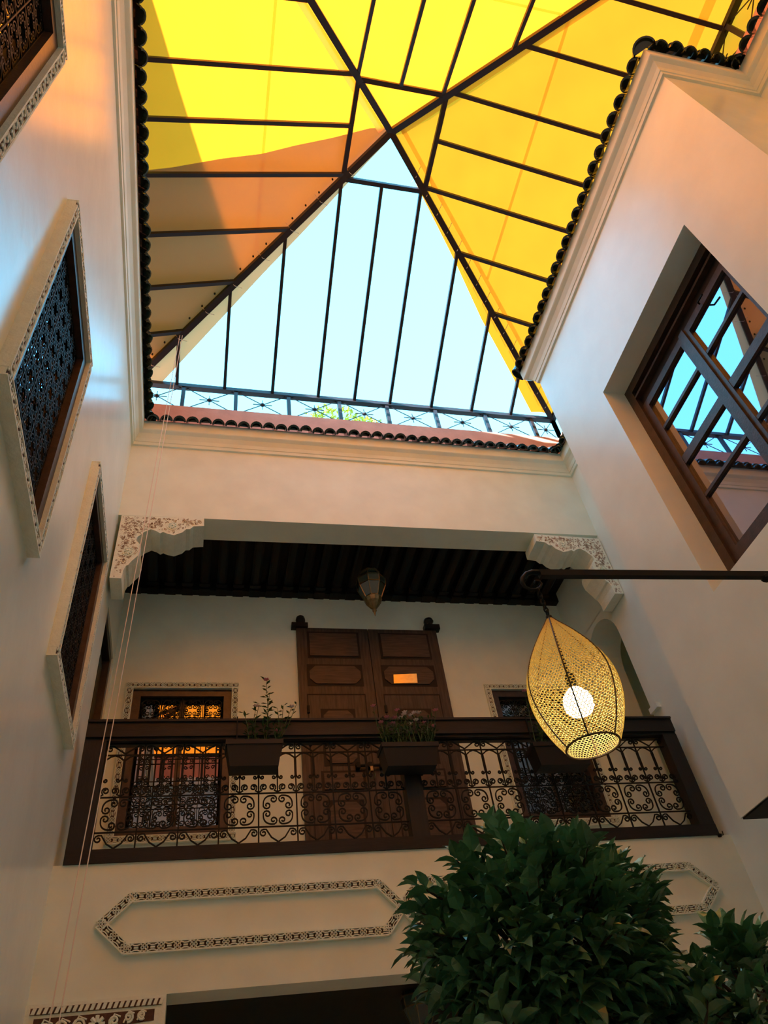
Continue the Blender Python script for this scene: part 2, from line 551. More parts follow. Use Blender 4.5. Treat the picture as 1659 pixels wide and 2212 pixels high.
eave((XB - 0.05, YB1), (XR, YB1), (0, 1), 'dark tiled eave on the far end of the bay')
eave((XB, YB1 + 0.05), (XB, YB0 - 0.05), (-1, 0), 'dark green tiled eave along the bay')
eave((XB - 0.05, YB0), (XR - 0.16, YB0), (0, -1), 'dark tiled eave on the near end of the bay')
eave((XR, YB0 - 0.1), (XR, 0.1), (-1, 0), 'dark tiled eave along the right wall')
# larger hip tiles on the corners
def hip_tile(p, ang, parent_label):
    mb = MB()
    n = 10
    L, R = 0.2, 0.105
    for t in range(n):
        a0 = math.pi * t / n; a1 = math.pi * (t + 1) / n
        mb.hexa([(R * math.cos(a0), 0, R * math.sin(a0)), (R * math.cos(a1), 0, R * math.sin(a1)), (R * math.cos(a1), L, R * math.sin(a1)), (R * math.cos(a0), L, R * math.sin(a0)),
                 (R * .84 * math.cos(a0), 0, R * .84 * math.sin(a0)), (R * .84 * math.cos(a1), 0, R * .84 * math.sin(a1)), (R * .84 * math.cos(a1), L, R * .84 * math.sin(a1)), (R * .84 * math.cos(a0), L, R * .84 * math.sin(a0))])
    mb.poly([(R * .9 * math.cos(math.pi * t / n), 0.03, R * .9 * math.sin(math.pi * t / n)) for t in range(n + 1)])
    ct, st_ = math.cos(TILT), math.sin(TILT)
    mb.v = [Vector((v.x, v.y * ct - v.z * st_, v.y * st_ + v.z * ct)) for v in mb.v]
    o = bpy.data.objects.new('trim_hip_tile', mb.mesh('hip_tile', TILE))
    C.objects.link(o)
    o.matrix_world = Matrix.Translation(p) @ Matrix.Rotation(ang, 4, 'Z')
    o['kind'] = 'structure'
    o['label'] = parent_label
hip_tile((XB - 0.13, YB0 - 0.13, ZT - 0.005), math.radians(-45), 'large rounded corner tile on the near corner of the bay')
hip_tile((XB - 0.13, YB1 + 0.13, ZT - 0.005), math.radians(-135), 'large rounded corner tile on the far corner of the bay')
hip_tile((XR - 0.15, YB0 - 0.15, ZT + 0.02), math.radians(-45), 'large rounded corner tile between bay and right wall')
hip_tile((XL + 0.16, YF - 0.16, ZT + 0.0), math.radians(45), 'rounded tile in the far left corner of the eaves')
hip_tile((XR - 0.16, YF - 0.16, ZT + 0.0), math.radians(-45), 'rounded tile in the far right corner of the eaves')

# pink parapets above the eaves
BX0, BX1, BY0, BY1, BZ = -1.16, 4.92, -0.35, 6.15, 10.19
ZPK = 9.64
m = MB()
m.box(BX0 - 0.16, BX1 + 0.16, 6.06, 6.26, ZT, ZPK)
m.box(BX0 - 0.16, BX0 + 0.09, BY0, 6.06, ZT, ZPK)
m.box(BX1 - 0.09, BX1 + 0.16, BY0, 6.06, ZT, ZPK)
m.box(BX0 - 0.16, BX1 + 0.16, BY0 - 0.16, BY0, ZT, ZPK)
struct(m, 'wall_parapet', PINK, 'low pink parapet carrying the skylight frame')
# unseen wall, added and sloped to cast shade on the lower left canopy
m = MB()
m.prism([(-2.15, -2.2, ZT), (-2.15, -2.2, 9.9), (-2.15, 0.36, 11.12), (-2.15, 1.40, 11.62), (-2.15, 2.6, 12.3), (-2.15, 4.4, 12.3), (-2.15, 4.4, ZT)], (-0.25, 0, 0))
struct(m, 'wall_shade_caster', PINK, 'unseen sloping wall added to shade the left canopy')

# ------------------------------------------------------------------ skylight frame
AP = Vector((1.88, 2.90, 11.44))
ZCOL = 11.22
tt = (ZCOL - BZ) / (AP.z - BZ)
CRN = {'FL': Vector((BX0, BY1, BZ)), 'FR': Vector((BX1, BY1, BZ)), 'NL': Vector((BX0, BY0, BZ)), 'NR': Vector((BX1, BY0, BZ))}
fr = thing('skylight_frame', 'dark steel hipped skylight frame over the open courtyard', 'roof frame', (AP.x, AP.y, ZPK))
for k, c in CRN.items():
    MB().beam(c, AP, 0.075, 0.085).build('hip_beam', FRAMEMETAL, fr)
col = {k: c + (AP - c) * tt for k, c in CRN.items()}
for a, b in (('FL', 'FR'), ('FR', 'NR'), ('NR', 'NL'), ('NL', 'FL')):
    MB().beam(col[a], col[b], 0.055, 0.06).build('collar_beam', FRAMEMETAL, fr)
def far_pt(x, sgn):   # point on hip at given x for far/near slopes
    yb = BY1 if sgn > 0 else BY0
    t = (x - BX0) / (AP.x - BX0) if x < AP.x else (BX1 - x) / (BX1 - AP.x)
    t = min(t, tt)
    return Vector((x, yb, BZ)), Vector((x, yb + (AP.y - yb) * t, BZ + (AP.z - BZ) * t))
def side_pt(y, sgn):
    xb = BX1 if sgn > 0 else BX0
    t = (BY1 - y) / (BY1 - AP.y) if y > AP.y else (y - BY0) / (AP.y - BY0)
    t = min(t, tt)
    return Vector((xb, y, BZ)), Vector((xb + (AP.x - xb) * t, y, BZ + (AP.z - BZ) * t))
FX = [-0.59, 0.04, 0.69, 1.33, 1.85, 2.37, 2.99, 3.61, 4.23]
SY = [0.32, 0.98, 1.62, 2.28, 2.84, 3.42, 4.11, 4.79, 5.45]
for x in FX:
    for sg in (1, -1):
        a, b = far_pt(x, sg)
        MB().beam(a, b, 0.042, 0.05).build('rafter', FRAMEMETAL, fr)
for y in SY:
    for sg in (1, -1):
        a, b = side_pt(y, sg)
        MB().beam(a, b, 0.045, 0.055).build('rafter', FRAMEMETAL, fr)
for a, b in (('FL', 'FR'), ('FR', 'NR'), ('NR', 'NL'), ('NL', 'FL')):
    pa, pb = CRN[a], CRN[b]
    MB().beam(pa, pb, 0.075, 0.065).build('base_rail', FRAMEMETAL, fr)
    z2 = ZPK + 0.035
    MB().beam((pa.x, pa.y, z2), (pb.x, pb.y, z2), 0.06, 0.05).build('bottom_rail', FRAMEMETAL, fr)
    # posts and star ornaments
    if a == 'NR': continue
    dirx = abs(pa.x - pb.x) > 1
    L0, L1 = (pa.x, pb.x) if dirx else (pa.y, pb.y)
    if L0 > L1: L0, L1 = L1, L0
    off = -0.50 if dirx else 0.0
    ps = [L0]
    q = L0 + 0.62
    if dirx: ps = [L0] + [at(px, 900, Y=BY1).x for px in (390, 508, 625, 736, 839, 942, 1047, 1143)] + [L1]
    else:
        ps = [L0 + (L1 - L0) * i / 10 for i in range(11)]
    mz = (z2 + BZ) / 2
    hh = (BZ - z2) / 2
    for p in ps:
        P = Vector((p, pa.y, 0)) if dirx else Vector((pa.x, p, 0))
        MB().beam((P.x, P.y, z2), (P.x, P.y, BZ), 0.05, 0.05).build('post', FRAMEMETAL, fr)
    for p, p2 in zip(ps[:-1], ps[1:]):
        c = (p + p2) / 2; w = (p2 - p) / 2
        G = (lambda u, v: (c + u, pa.y, mz + v)) if dirx else (lambda u, v: (pa.x, c + u, mz + v))
        sb = MB()
        for u, v in ((w, hh), (w, -hh)):
            sb.tube([G(-u, -v), G(u, v)], 0.0065, 4)
        sb.tube([G(-0.13, 0), G(0.13, 0)], 0.0065, 4)
        sb.tube([G(0, -0.10), G(0, 0.10)], 0.0065, 4)
        g0 = G(0, 0)
        sb.lathe([(0.004, g0[2] - 0.028), (0.026, g0[2] - 0.015), (0.03, g0[2]), (0.026, g0[2] + 0.015), (0.004, g0[2] + 0.028)], g0[0], g0[1], 8)
        sb.build('star_ornament', FRAMEMETAL, fr)

# ------------------------------------------------------------------ shade cloths
def cloth(name, label, rows, mt, lift, sag=0.0, group='yellow shade cloths on the skylight'):
    """rows: list of (A, B) line ends; grid between"""
    mb = MB()
    nu = 14
    g = []
    for i, (A, B) in enumerate(rows):
        A = Vector(A); B = Vector(B)
        r_ = []
        for j in range(nu + 1):
            t = j / nu
            p = A.lerp(B, t)
            s_ = math.sin(math.pi * t) * math.sin(math.pi * i / max(1, len(rows) - 1))
            p = p + Vector((0, 0, lift - sag * s_ + 0.006 * math.sin(p.x * 7 + p.y * 5)))
            r_.append(p)
        g.append(r_)
    n = len(mb.v)
    for r_ in g: mb.v += r_
    for i in range(len(g) - 1):
        for j in range(nu):
            mb.f.append((n + i * (nu + 1) + j, n + i * (nu + 1) + j + 1, n + (i + 1) * (nu + 1) + j + 1, n + (i + 1) * (nu + 1) + j))
    o = mb.build(name, mt, None, True)
    o['label'] = label; o['category'] = 'shade cloth'; o['group'] = group
    return o
def tri_rows(c0, c1, ap, n=14):
    return [(c0.lerp(ap, i / n), c1.lerp(ap, i / n)) for i in range(n + 1)]
LIFT = 0.05
cl_left = cloth('shade_cloth', 'yellow shade cloth stretched over the left slope of the skylight', tri_rows(CRN['NL'], CRN['FL'], AP), FABRIC, LIFT + 0.05, 0.02)
cl_near = cloth('shade_cloth', 'bright yellow shade cloth over the near slope of the skylight', tri_rows(CRN['NR'], CRN['NL'], AP), FABRIC, LIFT, 0.02)
cl_right = cloth('shade_cloth', 'amber shade cloth over the right slope above the bay', tri_rows(CRN['FR'], CRN['NR'], AP), FABRIC, LIFT, 0.02)
# hems that wrap over the far hips, their free edge bowed
def far_plane(x, y):
    t = (BY1 - y) / (BY1 - AP.y)
    return Vector((x, y, BZ + (AP.z - BZ) * t))
def hem(parent, pxs, corner, name, mt, lift):
    mb = MB()
    e = []
    for px, py in pxs:
        r = ray(px, py)
        # intersect with far slope plane
        nrm = Vector((0, AP.y - BY1, AP.z - BZ)).cross(Vector((1, 0, 0)))
        t = nrm.dot(Vector((0, BY1, BZ)) - EYE) / nrm.dot(r)
        e.append(EYE + r * t)
    n = len(mb.v)
    for p in e:
        t = (BY1 - p.y) / (BY1 - AP.y)
        h = corner.lerp(AP, t)
        mb.v += [h + Vector((0, 0, lift)), h.lerp(p, 0.5) + Vector((0, 0, lift + 0.012)), p + Vector((0, 0, lift - 0.01))]
    for i in range(len(e) - 1):
        for j in range(2):
            a = n + i * 3 + j
            mb.f.append((a, a + 1, a + 4, a + 3))
    return mb.build(name, mt, parent, True)
HEML = [(838, 306), (795, 350), (748, 400), (660, 496), (570, 590), (488, 678), (408, 764), (345, 832)]
HEMR = [(846, 300), (880, 360), (920, 440), (985, 570), (1040, 690), (1100, 800), (1148, 892)]
hem(cl_right, HEMR, CRN['FR'], 'hem_flap', FABRIC, 0.03)
# second cloth, folded back over the far half of the left slope
def left_plane(x, y):
    return Vector((x, y, BZ + (AP.z - BZ) * (x - BX0) / (AP.x - BX0)))
ov = [(-1.16, 3.42), (-0.68, 3.36), (-0.14, 3.26), (0.3, 3.2), (0.7, 3.1), (1.14, 3.0), (1.6, 2.88), (1.86, 2.86)]
rows = []
for x, y in ov:
    t = (x - BX0) / (AP.x - BX0)
    h = CRN['FL'].lerp(AP, t)
    rows.append((left_plane(x, y), h))
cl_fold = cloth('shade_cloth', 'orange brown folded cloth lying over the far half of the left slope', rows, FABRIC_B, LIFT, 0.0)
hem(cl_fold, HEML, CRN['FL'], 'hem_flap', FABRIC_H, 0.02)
# the cloths hang down outside the low grille on three sides
def valance(parent, a, b, out, top=0.05):
    a = Vector(a); b = Vector(b); out = Vector(out)
    mb = MB()
    n = 24
    for i in range(n + 1):
        p = a.lerp(b, i / n)
        w = 0.012 * math.sin(i * 1.7)
        mb.v += [p + out * 0.012 + Vector((0, 0, top + 0.012)), p + out * 0.06 + Vector((0, 0, -0.03)), p + out * (0.075 + w) + Vector((0, 0, -0.20)), p + out * (0.085 - w) + Vector((0, 0, ZPK - BZ - 0.03))]
    for i in range(n):
        for j in range(3):
            q = i * 4 + j
            mb.f.append((q, q + 1, q + 5, q + 4))
    mb.build('valance', FABRIC, parent, True)
valance(cl_left, CRN['NL'] + Vector((0, -0.2, 0)), CRN['FL'] + Vector((0, 0.1, 0)), (-1, 0, 0), 0.10)
valance(cl_right, CRN['NR'], CRN['FR'] + Vector((0, -0.1, 0)), (1, 0, 0))
valance(cl_near, CRN['NL'] + Vector((-0.2, 0, 0)), CRN['NR'] + Vector((0.2, 0, 0)), (0, -1, 0))
# seams (doubled strips of cloth)
def strip(parent, a, b, w, nrm, name='seam'):
    a = Vector(a); b = Vector(b)
    d = (b - a).normalized(); s_ = d.cross(Vector(nrm)).normalized() * w / 2
    mb = MB()
    mb.poly([a - s_, a + s_, b + s_, b - s_])
    mb.build(name, FABRIC_S, parent)
nl = Vector((BX0 - AP.x, 0, AP.z - BZ)).normalized(); nl = Vector((-(AP.z - BZ), 0, AP.x - BX0)).normalized()
nr = Vector(((AP.z - BZ), 0, BX1 - AP.x)).normalized()
nf = Vector((0, -(AP.z - BZ), AP.y - BY0)).normalized()
zs = BZ + (AP.z - BZ) * (0.32 - BX0) / (AP.x - BX0) + LIFT + 0.02
strip(cl_left, (0.32, 1.3, zs), (0.32, 4.4, zs), 0.035, nl)
zs = BZ + (AP.z - BZ) * (BX1 - 3.46) / (BX1 - AP.x) + LIFT - 0.03
strip(cl_right, (3.46, 1.2, zs), (3.46, 4.35, zs), 0.035, nr)
zs = BZ + (AP.z - BZ) * (1.25 - BY0) / (AP.y - BY0) + LIFT - 0.03
strip(cl_near, (0.4, 1.25, zs), (3.4, 1.25, zs), 0.03, nf)
# eyelet hem along the hips
def hip_strip(parent, k, dx, dy, nrm, w):
    c = CRN[k]
    off = Vector((dx, dy, 0))
    a = c.lerp(AP, 0.03) + off; b = c.lerp(AP, 0.96) + off
    # drop onto slope plane handled by nrm
    strip(parent, a + Vector((0, 0, LIFT - 0.03)), b + Vector((0, 0, LIFT - 0.03)), w, nrm, 'hem_strip')
hip_strip(cl_right, 'FR', 0, -0.21, nr, 0.055)
hip_strip(cl_right, 'NR', 0, 0.10, nr, 0.07)
hip_strip(cl_left, 'NL', 0, 0.13, nl, 0.09)
a = Vector((BX1 - 0.22, -0.1, 0)); zz = BZ + (AP.z - BZ) * 0.22 / (BX1 - AP.x) + LIFT - 0.03
strip(cl_right, (BX1 - 0.22, 0.0, zz), (BX1 - 0.22, 2.6, zz), 0.10, nr, 'hem_strip')
# lacing cords along the far right and far left hips
lace = MB()
for i in range(15):
    t = 0.06 + i * 0.058
    h = CRN['FR'].lerp(AP, t)
    lace.tube([h + Vector((-0.02, 0.10, 0.035)), h + Vector((0.0, 0.0, -0.05)), h + Vector((0.05, -0.12, 0.03)), h + Vector((0.02, -0.20, 0.02))], 0.004, 4)
lo = lace.build('lacing', CORD, cl_right, kind='stuff')
lace = MB()
for i in range(8):
    t = 0.08 + i * 0.11
    h = CRN['FL'].lerp(AP, t)
    lace.tube([h + Vector((0.10, 0.05, 0.0)), h + Vector((0.0, 0.0, -0.055)), h + Vector((-0.08, -0.06, 0.02))], 0.0035, 4)
lace.build('lacing', CORD, cl_fold, kind='stuff')
# eyelets: tiny bolts on the hip beam
ey = MB()
for i in range(16):
    h = CRN['FL'].lerp(AP, 0.10 + i * 0.05) + Vector((-0.06, -0.06, -0.0))
    ey.lathe([(0.012, h.z - 0.012), (0.012, h.z + 0.012)], h.x, h.y, 6)
ey.build('eyelets', IRON, cl_fold, kind='stuff')

# ------------------------------------------------------------------ carved bands
def carve(top, back, F, L, W, d0, d1, cell=None, key=False):
    """F(u,v,w): u along, v across 0..W, w out of wall"""
    def bx(u0, u1, v0, v1, w0, w1, mb):
        mb.hexa([F(u0, v0, w0), F(u1, v0, w0), F(u1, v1, w0), F(u0, v1, w0), F(u0, v0, w1), F(u1, v0, w1), F(u1, v1, w1), F(u0, v1, w1)])
    def bar(u0, v0, u1, v1, t):
        du, dv = u1 - u0, v1 - v0
        l = math.hypot(du, dv)
        nu, nv = -dv / l * t / 2, du / l * t / 2
        P = [(u0 - nu, v0 - nv), (u1 - nu, v1 - nv), (u1 + nu, v1 + nv), (u0 + nu, v0 + nv)]
        top.hexa([F(a, b, d0) for a, b in P] + [F(a, b, d1 * 0.98) for a, b in P])
    bx(0.0015, L - 0.0015, W * .02, W * .98, 0, d0 - 0.004, top)
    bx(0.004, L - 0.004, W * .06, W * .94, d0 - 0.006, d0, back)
    e = W * 0.14
    bx(0, L, 0, e, 0, d1, top)
    bx(0, L, W - e, W, 0, d1, top)
    cell = cell or W * 1.05
    n = max(1, round(L / cell))
    c = L / n
    a0, a1 = e, W - e
    mv = W / 2
    for i in range(n):
        u = i * c
        if key:
            t_ = W * .13
            zz_ = [(.02, .5), (.02, .83), (.55, .83), (.55, .42), (.30, .42)] if i % 2 == 0 else [(.02, .5), (.02, .17), (.55, .17), (.55, .58), (.30, .58)]
            for (ua, va), (ub, vb) in zip(zz_[:-1], zz_[1:]): bar(u + c * ua, W * va, u + c * ub, W * vb, t_)
            bar(u + c * .80, a0, u + c * .80, a1, t_)
        elif i % 2 == 0:
            bar(u, a0, u + c, a1, W * .11); bar(u, a1, u + c, a0, W * .11)
            bar(u + c / 2, a0, u + c * .95, mv, W * .08); bar(u + c / 2, a1, u + c * .95, mv, W * .08)
            bar(u + c / 2, a0, u + c * .05, mv, W * .08); bar(u + c / 2, a1, u + c * .05, mv, W * .08)
        else:
            q = [(u + c * .08, mv), (u + c * .32, mv + W * .17), (u + c * .68, mv + W * .17), (u + c * .92, mv), (u + c * .68, mv - W * .17), (u + c * .32, mv - W * .17)]
            top.hexa([F(u + c * .22, mv - W * .07, d0), F(u + c * .78, mv - W * .07, d0), F(u + c * .78, mv + W * .07, d0), F(u + c * .22, mv + W * .07, d0),
                      F(u + c * .22, mv - W * .07, d1), F(u + c * .78, mv - W * .07, d1), F(u + c * .78, mv + W * .07, d1), F(u + c * .22, mv + W * .07, d1)])
            for s_ in (-1, 1):
                bar(u, mv + s_ * W * .30, u + c * .3, mv + s_ * W * .20, W * .09)
                bar(u + c * .3, mv + s_ * W * .20, u + c * .7, mv + s_ * W * .20, W * .09)
                bar(u + c * .7, mv + s_ * W * .20, u + c, mv + s_ * W * .30, W * .09)

def carved_frame(parent, O, eu, ev, ew, w, h, bw, d0, d1, cell=None, key=False):
    """rect frame of four mitre-less bands; O lower-left outer corner"""
    O = Vector(O); eu = Vector(eu); ev = Vector(ev); ew = Vector(ew)
    segs = [((0, 0), (1, 0), (0, 1), w), ((0, h - bw), (1, 0), (0, 1), w), ((0, bw), (0, 1), (1, 0), h - 2 * bw), ((w - bw, bw), (0, 1), (1, 0), h - 2 * bw)]
    for (o, du, dv, L) in segs:
        t, b = MB(), MB()
        F = lambda u, v, q, o=o, du=du, dv=dv: O + eu * (o[0] + du[0] * u + dv[0] * v) + ev * (o[1] + du[1] * u + dv[1] * v) + ew * q
        carve(t, b, F, L, bw, d0, d1, cell, key)
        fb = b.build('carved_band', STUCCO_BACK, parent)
        t.build('carving', STUCCO, fb, kind='stuff')

# ------------------------------------------------------------------ scroll ironwork
def spiral(cx, cy, r, a0, turns, sgn, n=14, r_end=0.25):
    out = []
    for i in range(n + 1):
        t = i / n
        rr = r * (1 - (1 - r_end) * t)
        a = a0 + sgn * t * turns * 2 * math.pi
        out.append((cx + rr * math.cos(a), cy + rr * math.sin(a)))
    return out
def ring_cell(cx, cy, s):
    """four C-scrolls making a rosette, in a square of side s"""
    paths = []
    for k in range(4):
        th = math.pi / 4 + k * math.pi / 2
        R0 = s * 0.47
        arc = []
        for i in range(9):
            a = th - math.radians(22) + math.radians(44) * i / 8
            q = R0 * (1.0 + 0.10 * math.cos(4 * (a - th)))
            arc.append((cx + q * math.cos(a), cy + q * math.sin(a)))
        sr = s * 0.125
        def curl(pend, ang, sg):
            # scroll centre towards the rosette centre
            a = ang
            c = (pend[0] - sr * math.cos(a), pend[1] - sr * math.sin(a))
            return spiral(c[0], c[1], sr, a, 1.25, sg, 13, 0.22)
        c0 = curl(arc[0], th - math.radians(22), -1)
        c1 = curl(arc[-1], th + math.radians(22), 1)
        paths.append(list(reversed(c0)) + arc[1:-1] + c1)
    return paths

# balcony railing -------------------------------------------------------------
RZT, RZB = 5.06, 3.885
rl = thing('balcony_railing', 'dark wooden balcony railing with black iron scroll panels', 'railing', (1.857, YF + 0.05, RZB))
Y0, Y1 = YF - 0.015, YF + 0.12
m = MB().box(-0.935, 4.585, Y0 - 0.01, Y1, 4.905, RZT)
m.box(-0.935, 4.585, Y0 - 0.025, Y1 + 0.01, RZT - 0.022, RZT)
m.box(-0.935, 4.585, Y0 + 0.01, Y1, 4.88, 4.905)
m.build('top_rail', WOOD_H, rl)
m = MB().box(-0.935, 4.585, Y0, Y1, RZB, 3.985)
m.build('sill_rail', WOOD_H, rl)
for a, b in ((-0.935, -0.765), (4.435, 4.585)):
    MB().box(a, b, Y0 + 0.004, Y1, 3.985, 4.88).build('post', WOOD, rl)
MB().box(1.745, 1.895, Y0 + 0.004, Y1, 3.985, 4.88).build('post', WOOD, rl)
YC = YF + 0.05
def T(p): return [(u, 0, v) for u, v in p]
def cell_mesh(W):
    mb = MB()
    h = W / 2
    z0, zA, zB, zS, zC_, zD, zE = 4.875, 4.775, 4.72, 4.55, 4.415, 4.135, 4.005
    r = 0.0074
    tb = lambda p, rad=r: mb.tube(T(p), rad, 4)
    tb([(-h, zE - .015), (-h, z0)], 0.008)
    for z in (z0, zA, zC_, zD, zE): tb([(-h, z), (h, z)], 0.0075)
    tb([(0, zA), (0, zC_)])
    tb([(-h, zC_), (-h, zA)])
    # A : diagonals curling beside the bar
    for s_ in (-1, 1):
        tb([(0, zA + 0.012), (s_ * h * .35, zA + 0.05), (s_ * (h - .055), z0 - .018)] + spiral(s_ * (h - .034), z0 - .046, .026, math.pi / 2, 1.2, -s_, 12))
    # B : spindles with branching arches
    for u in (-h, 0):
        tb([(u, zB), (u, zS + .02)], 0.0135)
        for s_ in (-1, 1):
            tb([(u, zB - .015), (u + s_ * .008, zB + .012), (u + s_ * h * .30, zB + .042), (u + s_ * h * .5, zA - .003)])
            tb([(u, zS + .03), (u + s_ * .012, zS + .002)] + spiral(u + s_ * .030, zS + .006, .017, math.pi if s_ > 0 else 0, 1.1, s_, 11))
    # C : row of facing scrolls
    for u in (-h, 0):
        for s_ in (-1, 1):
            c = u + h / 2 + s_ * .036
            tb([(u + h / 2 + s_ * h * .5, zC_ + .01)] + spiral(c, zC_ + .052, .031, -math.pi / 2 + s_ * .5, 1.5, s_, 15))
    # D : rosette
    for p in ring_cell(0, (zC_ + zD) / 2, min(W, zC_ - zD) * 0.98): tb(p)
    # E : scrolls and diagonals
    for s_ in (-1, 1):
        tb([(0, zE + .008), (s_ * h * .35, zE + .045), (s_ * (h - .06), zD - .02)] + spiral(s_ * (h - .038), zD - .05, .03, math.pi / 2, 1.2, -s_, 12))
    return mb
NC = 8
for (xa, xb) in ((-0.765, 1.745), (1.895, 4.435)):
    W = (xb - xa) / NC
    mb = cell_mesh(W)
    for v in mb.v: v.z -= 4.44
    me = mb.mesh('grille_panel', IRON)
    for i in range(NC):
        inst('grille_panel', me, rl, (xa + W * (i + .5), YC, 4.44))

# window grille meshes (local u: across, v: up), built once each
def window_grille(w, h, cols, rows, basis):
    """basis(u,v)->3d offset"""
    mb = MB()
    cw, ch = w / cols, h / rows
    tb = lambda p, r=0.006: mb.tube([basis(u, v) for u, v in p], r, 4)
    for i in range(cols + 1): tb([(-w / 2 + i * cw, -h / 2), (-w / 2 + i * cw, h / 2)])
    for j in range(rows + 1): tb([(-w / 2, -h / 2 + j * ch), (w / 2, -h / 2 + j * ch)])
    for i in range(cols):
        for j in range(rows):
            cx, cy = -w / 2 + (i + .5) * cw, -h / 2 + (j + .5) * ch
            if j in (1, rows - 1) or rows < 4 or rows == 9:
                for p in ring_cell(cx, cy, min(cw, ch) * 0.96): tb(p, 0.0045 if rows == 9 else 0.006)
            elif j == 0:
                for p in ring_cell(cx, cy, min(cw, ch) * 0.96): tb(p, 0.0045 if rows == 9 else 0.006)
            else:
                for s_ in (-1, 1):
                    tb([(cx + s_ * cw * .25, cy - ch / 2), (cx + s_ * cw * .25, cy + ch / 2)], 0.011)
                    tb(spiral(cx + s_ * cw * .13, cy + ch * .32, cw * .1, 0, 1.2, s_, 11), 0.0055)
                    tb(spiral(cx + s_ * cw * .13, cy - ch * .32, cw * .1, 0, 1.2, -s_, 11), 0.0055)
    return mb

# left wall windows ------------------------------------------------------------
names = ['grilled window with carved frame nearest the viewer at the top left edge', 'large grilled window with carved frame in the middle of the left wall', 'narrow looking grilled window with carved frame nearest the balcony']
lg = None
for i, (a, b) in enumerate(LW):
    t = thing('grilled_window', names[i], 'window', (XL, (a + b) / 2, LZ0), 'windows of the left wall')
    carved_frame(t, (XL, a, LZ0), (0, 1, 0), (0, 0, 1), (1, 0, 0), b - a, LZ1 - LZ0, BW, 0.060, 0.068, 0.085, True)
    y0, y1, z0, z1 = a + BW, b - BW, LZ0 + BW, LZ1 - BW
    fx0, fx1 = XL - 0.12, XL + 0.038
    fw = 0.085
    for (ya, yb, za, zb_) in ((y0, y0 + fw, z0, z1), (y1 - fw, y1, z0, z1), (y0 + fw, y1 - fw, z0, z0 + fw), (y0 + fw, y1 - fw, z1 - fw, z1)):
        p = MB().box(fx0, fx1, ya, yb, za, zb_).build('frame_member', WINWOOD, t)
    gw, gh_ = (y1 - y0 - 2 * fw), (z1 - z0 - 2 * fw)
    if lg is None:
        lg = window_grille(gw, gh_, 5, 9, lambda u, v: (0, u, v)).mesh('iron_grille', IRON)
    inst('iron_grille', lg, t, (XL - 0.01, (y0 + y1) / 2, (z0 + z1) / 2))
    MB().box(XL - 0.07, XL - 0.062, y0 + fw, y1 - fw, z0 + fw, z1 - fw).build('glass_pane', GLASS_D, t)
    MB().box(XL - 0.40, XL - 0.30, y0 - 0.05 + BW, y1, z0, z1).build('room_behind', ROOMDARK, t)
# doorway on the left wall inside the gallery
d = thing('gallery_side_door', 'dark wooden door in the left end of the gallery', 'door', (XL, 6.89, ZGF))
MB().box(XL - 0.16, XL - 0.02, 6.42, 6.52, ZGF, 6.62).build('door_jamb', WINWOOD, d)
MB().box(XL - 0.16, XL - 0.02, 7.26, 7.36, ZGF, 6.62).build('door_jamb', WINWOOD, d)
MB().box(XL - 0.16, XL - 0.02, 6.52, 7.26, 6.52, 6.62).build('door_head', WOOD, d)
MB().box(XL - 0.16, XL - 0.10, 6.52, 6.89, ZGF, 6.52).box(XL - 0.10, XL - 0.08, 6.60, 6.82, 4.1, 5.1).box(XL - 0.10, XL - 0.08, 6.60, 6.82, 5.25, 6.4).build('door_leaf', WOOD, d)
MB().box(XL - 0.16, XL - 0.10, 6.895, 7.26, ZGF, 6.52).box(XL - 0.10, XL - 0.08, 6.97, 7.19, 4.1, 5.1).box(XL - 0.10, XL - 0.08, 6.97, 7.19, 5.25, 6.4).build('door_leaf', WOOD, d)

# gallery windows ----------------------------------------------------------------
gnames = ['grilled gallery window left of the double door', 'grilled gallery window behind the glowing lamp right of the double door']
gg = None
for i, (a, b) in enumerate(GW):
    t = thing('gallery_window', gnames[i], 'window', ((a + b) / 2, YG, GZ0), 'windows of the gallery')
    carved_frame(t, (a, YG, GZ0), (1, 0, 0), (0, 0, 1), (0, -1, 0), b - a, GZ1 - GZ0, BW, 0.018, 0.034, 0.062)
    x0, x1, z0, z1 = a + BW, b - BW, GZ0 + BW, GZ1 - BW
    fw = 0.085
    for (xa, xb, za, zb_) in ((x0, x0 + fw, z0, z1), (x1 - fw, x1, z0, z1), (x0 + fw, x1 - fw, z0, z0 + fw), (x0 + fw, x1 - fw, z1 - fw, z1)):
        MB().box(xa, xb, YG + 0.005, YG + 0.12, za, zb_).build('frame_member', WINWOOD, t)
    gw, gh_ = (x1 - x0 - 2 * fw), (z1 - z0 - 2 * fw)
    if gg is None:
        gg = window_grille(gw, gh_, 4, 6, lambda u, v: (u, 0, v)).mesh('iron_grille', IRON)
    inst('iron_grille', gg, t, ((x0 + x1) / 2, YG + 0.05, (z0 + z1) / 2))
    cw = gw / 2
    for k in range(2):
        MB().box(x0 + fw + k * cw + .03, x0 + fw + (k + 1) * cw - .03, YG + 0.10, YG + 0.106, z0 + fw, z1 - fw).build('glass_pane', GLASS_D, t)
    MB().box(x0 + fw + cw - .03, x0 + fw + cw + .03, YG + 0.09, YG + 0.13, z0 + fw, z1 - fw).build('mullion', WINWOOD, t)
    MB().box(x0, x1, YG + 0.3, YG + 0.34, z0, z1).build('room_behind', ROOMDARK, t)

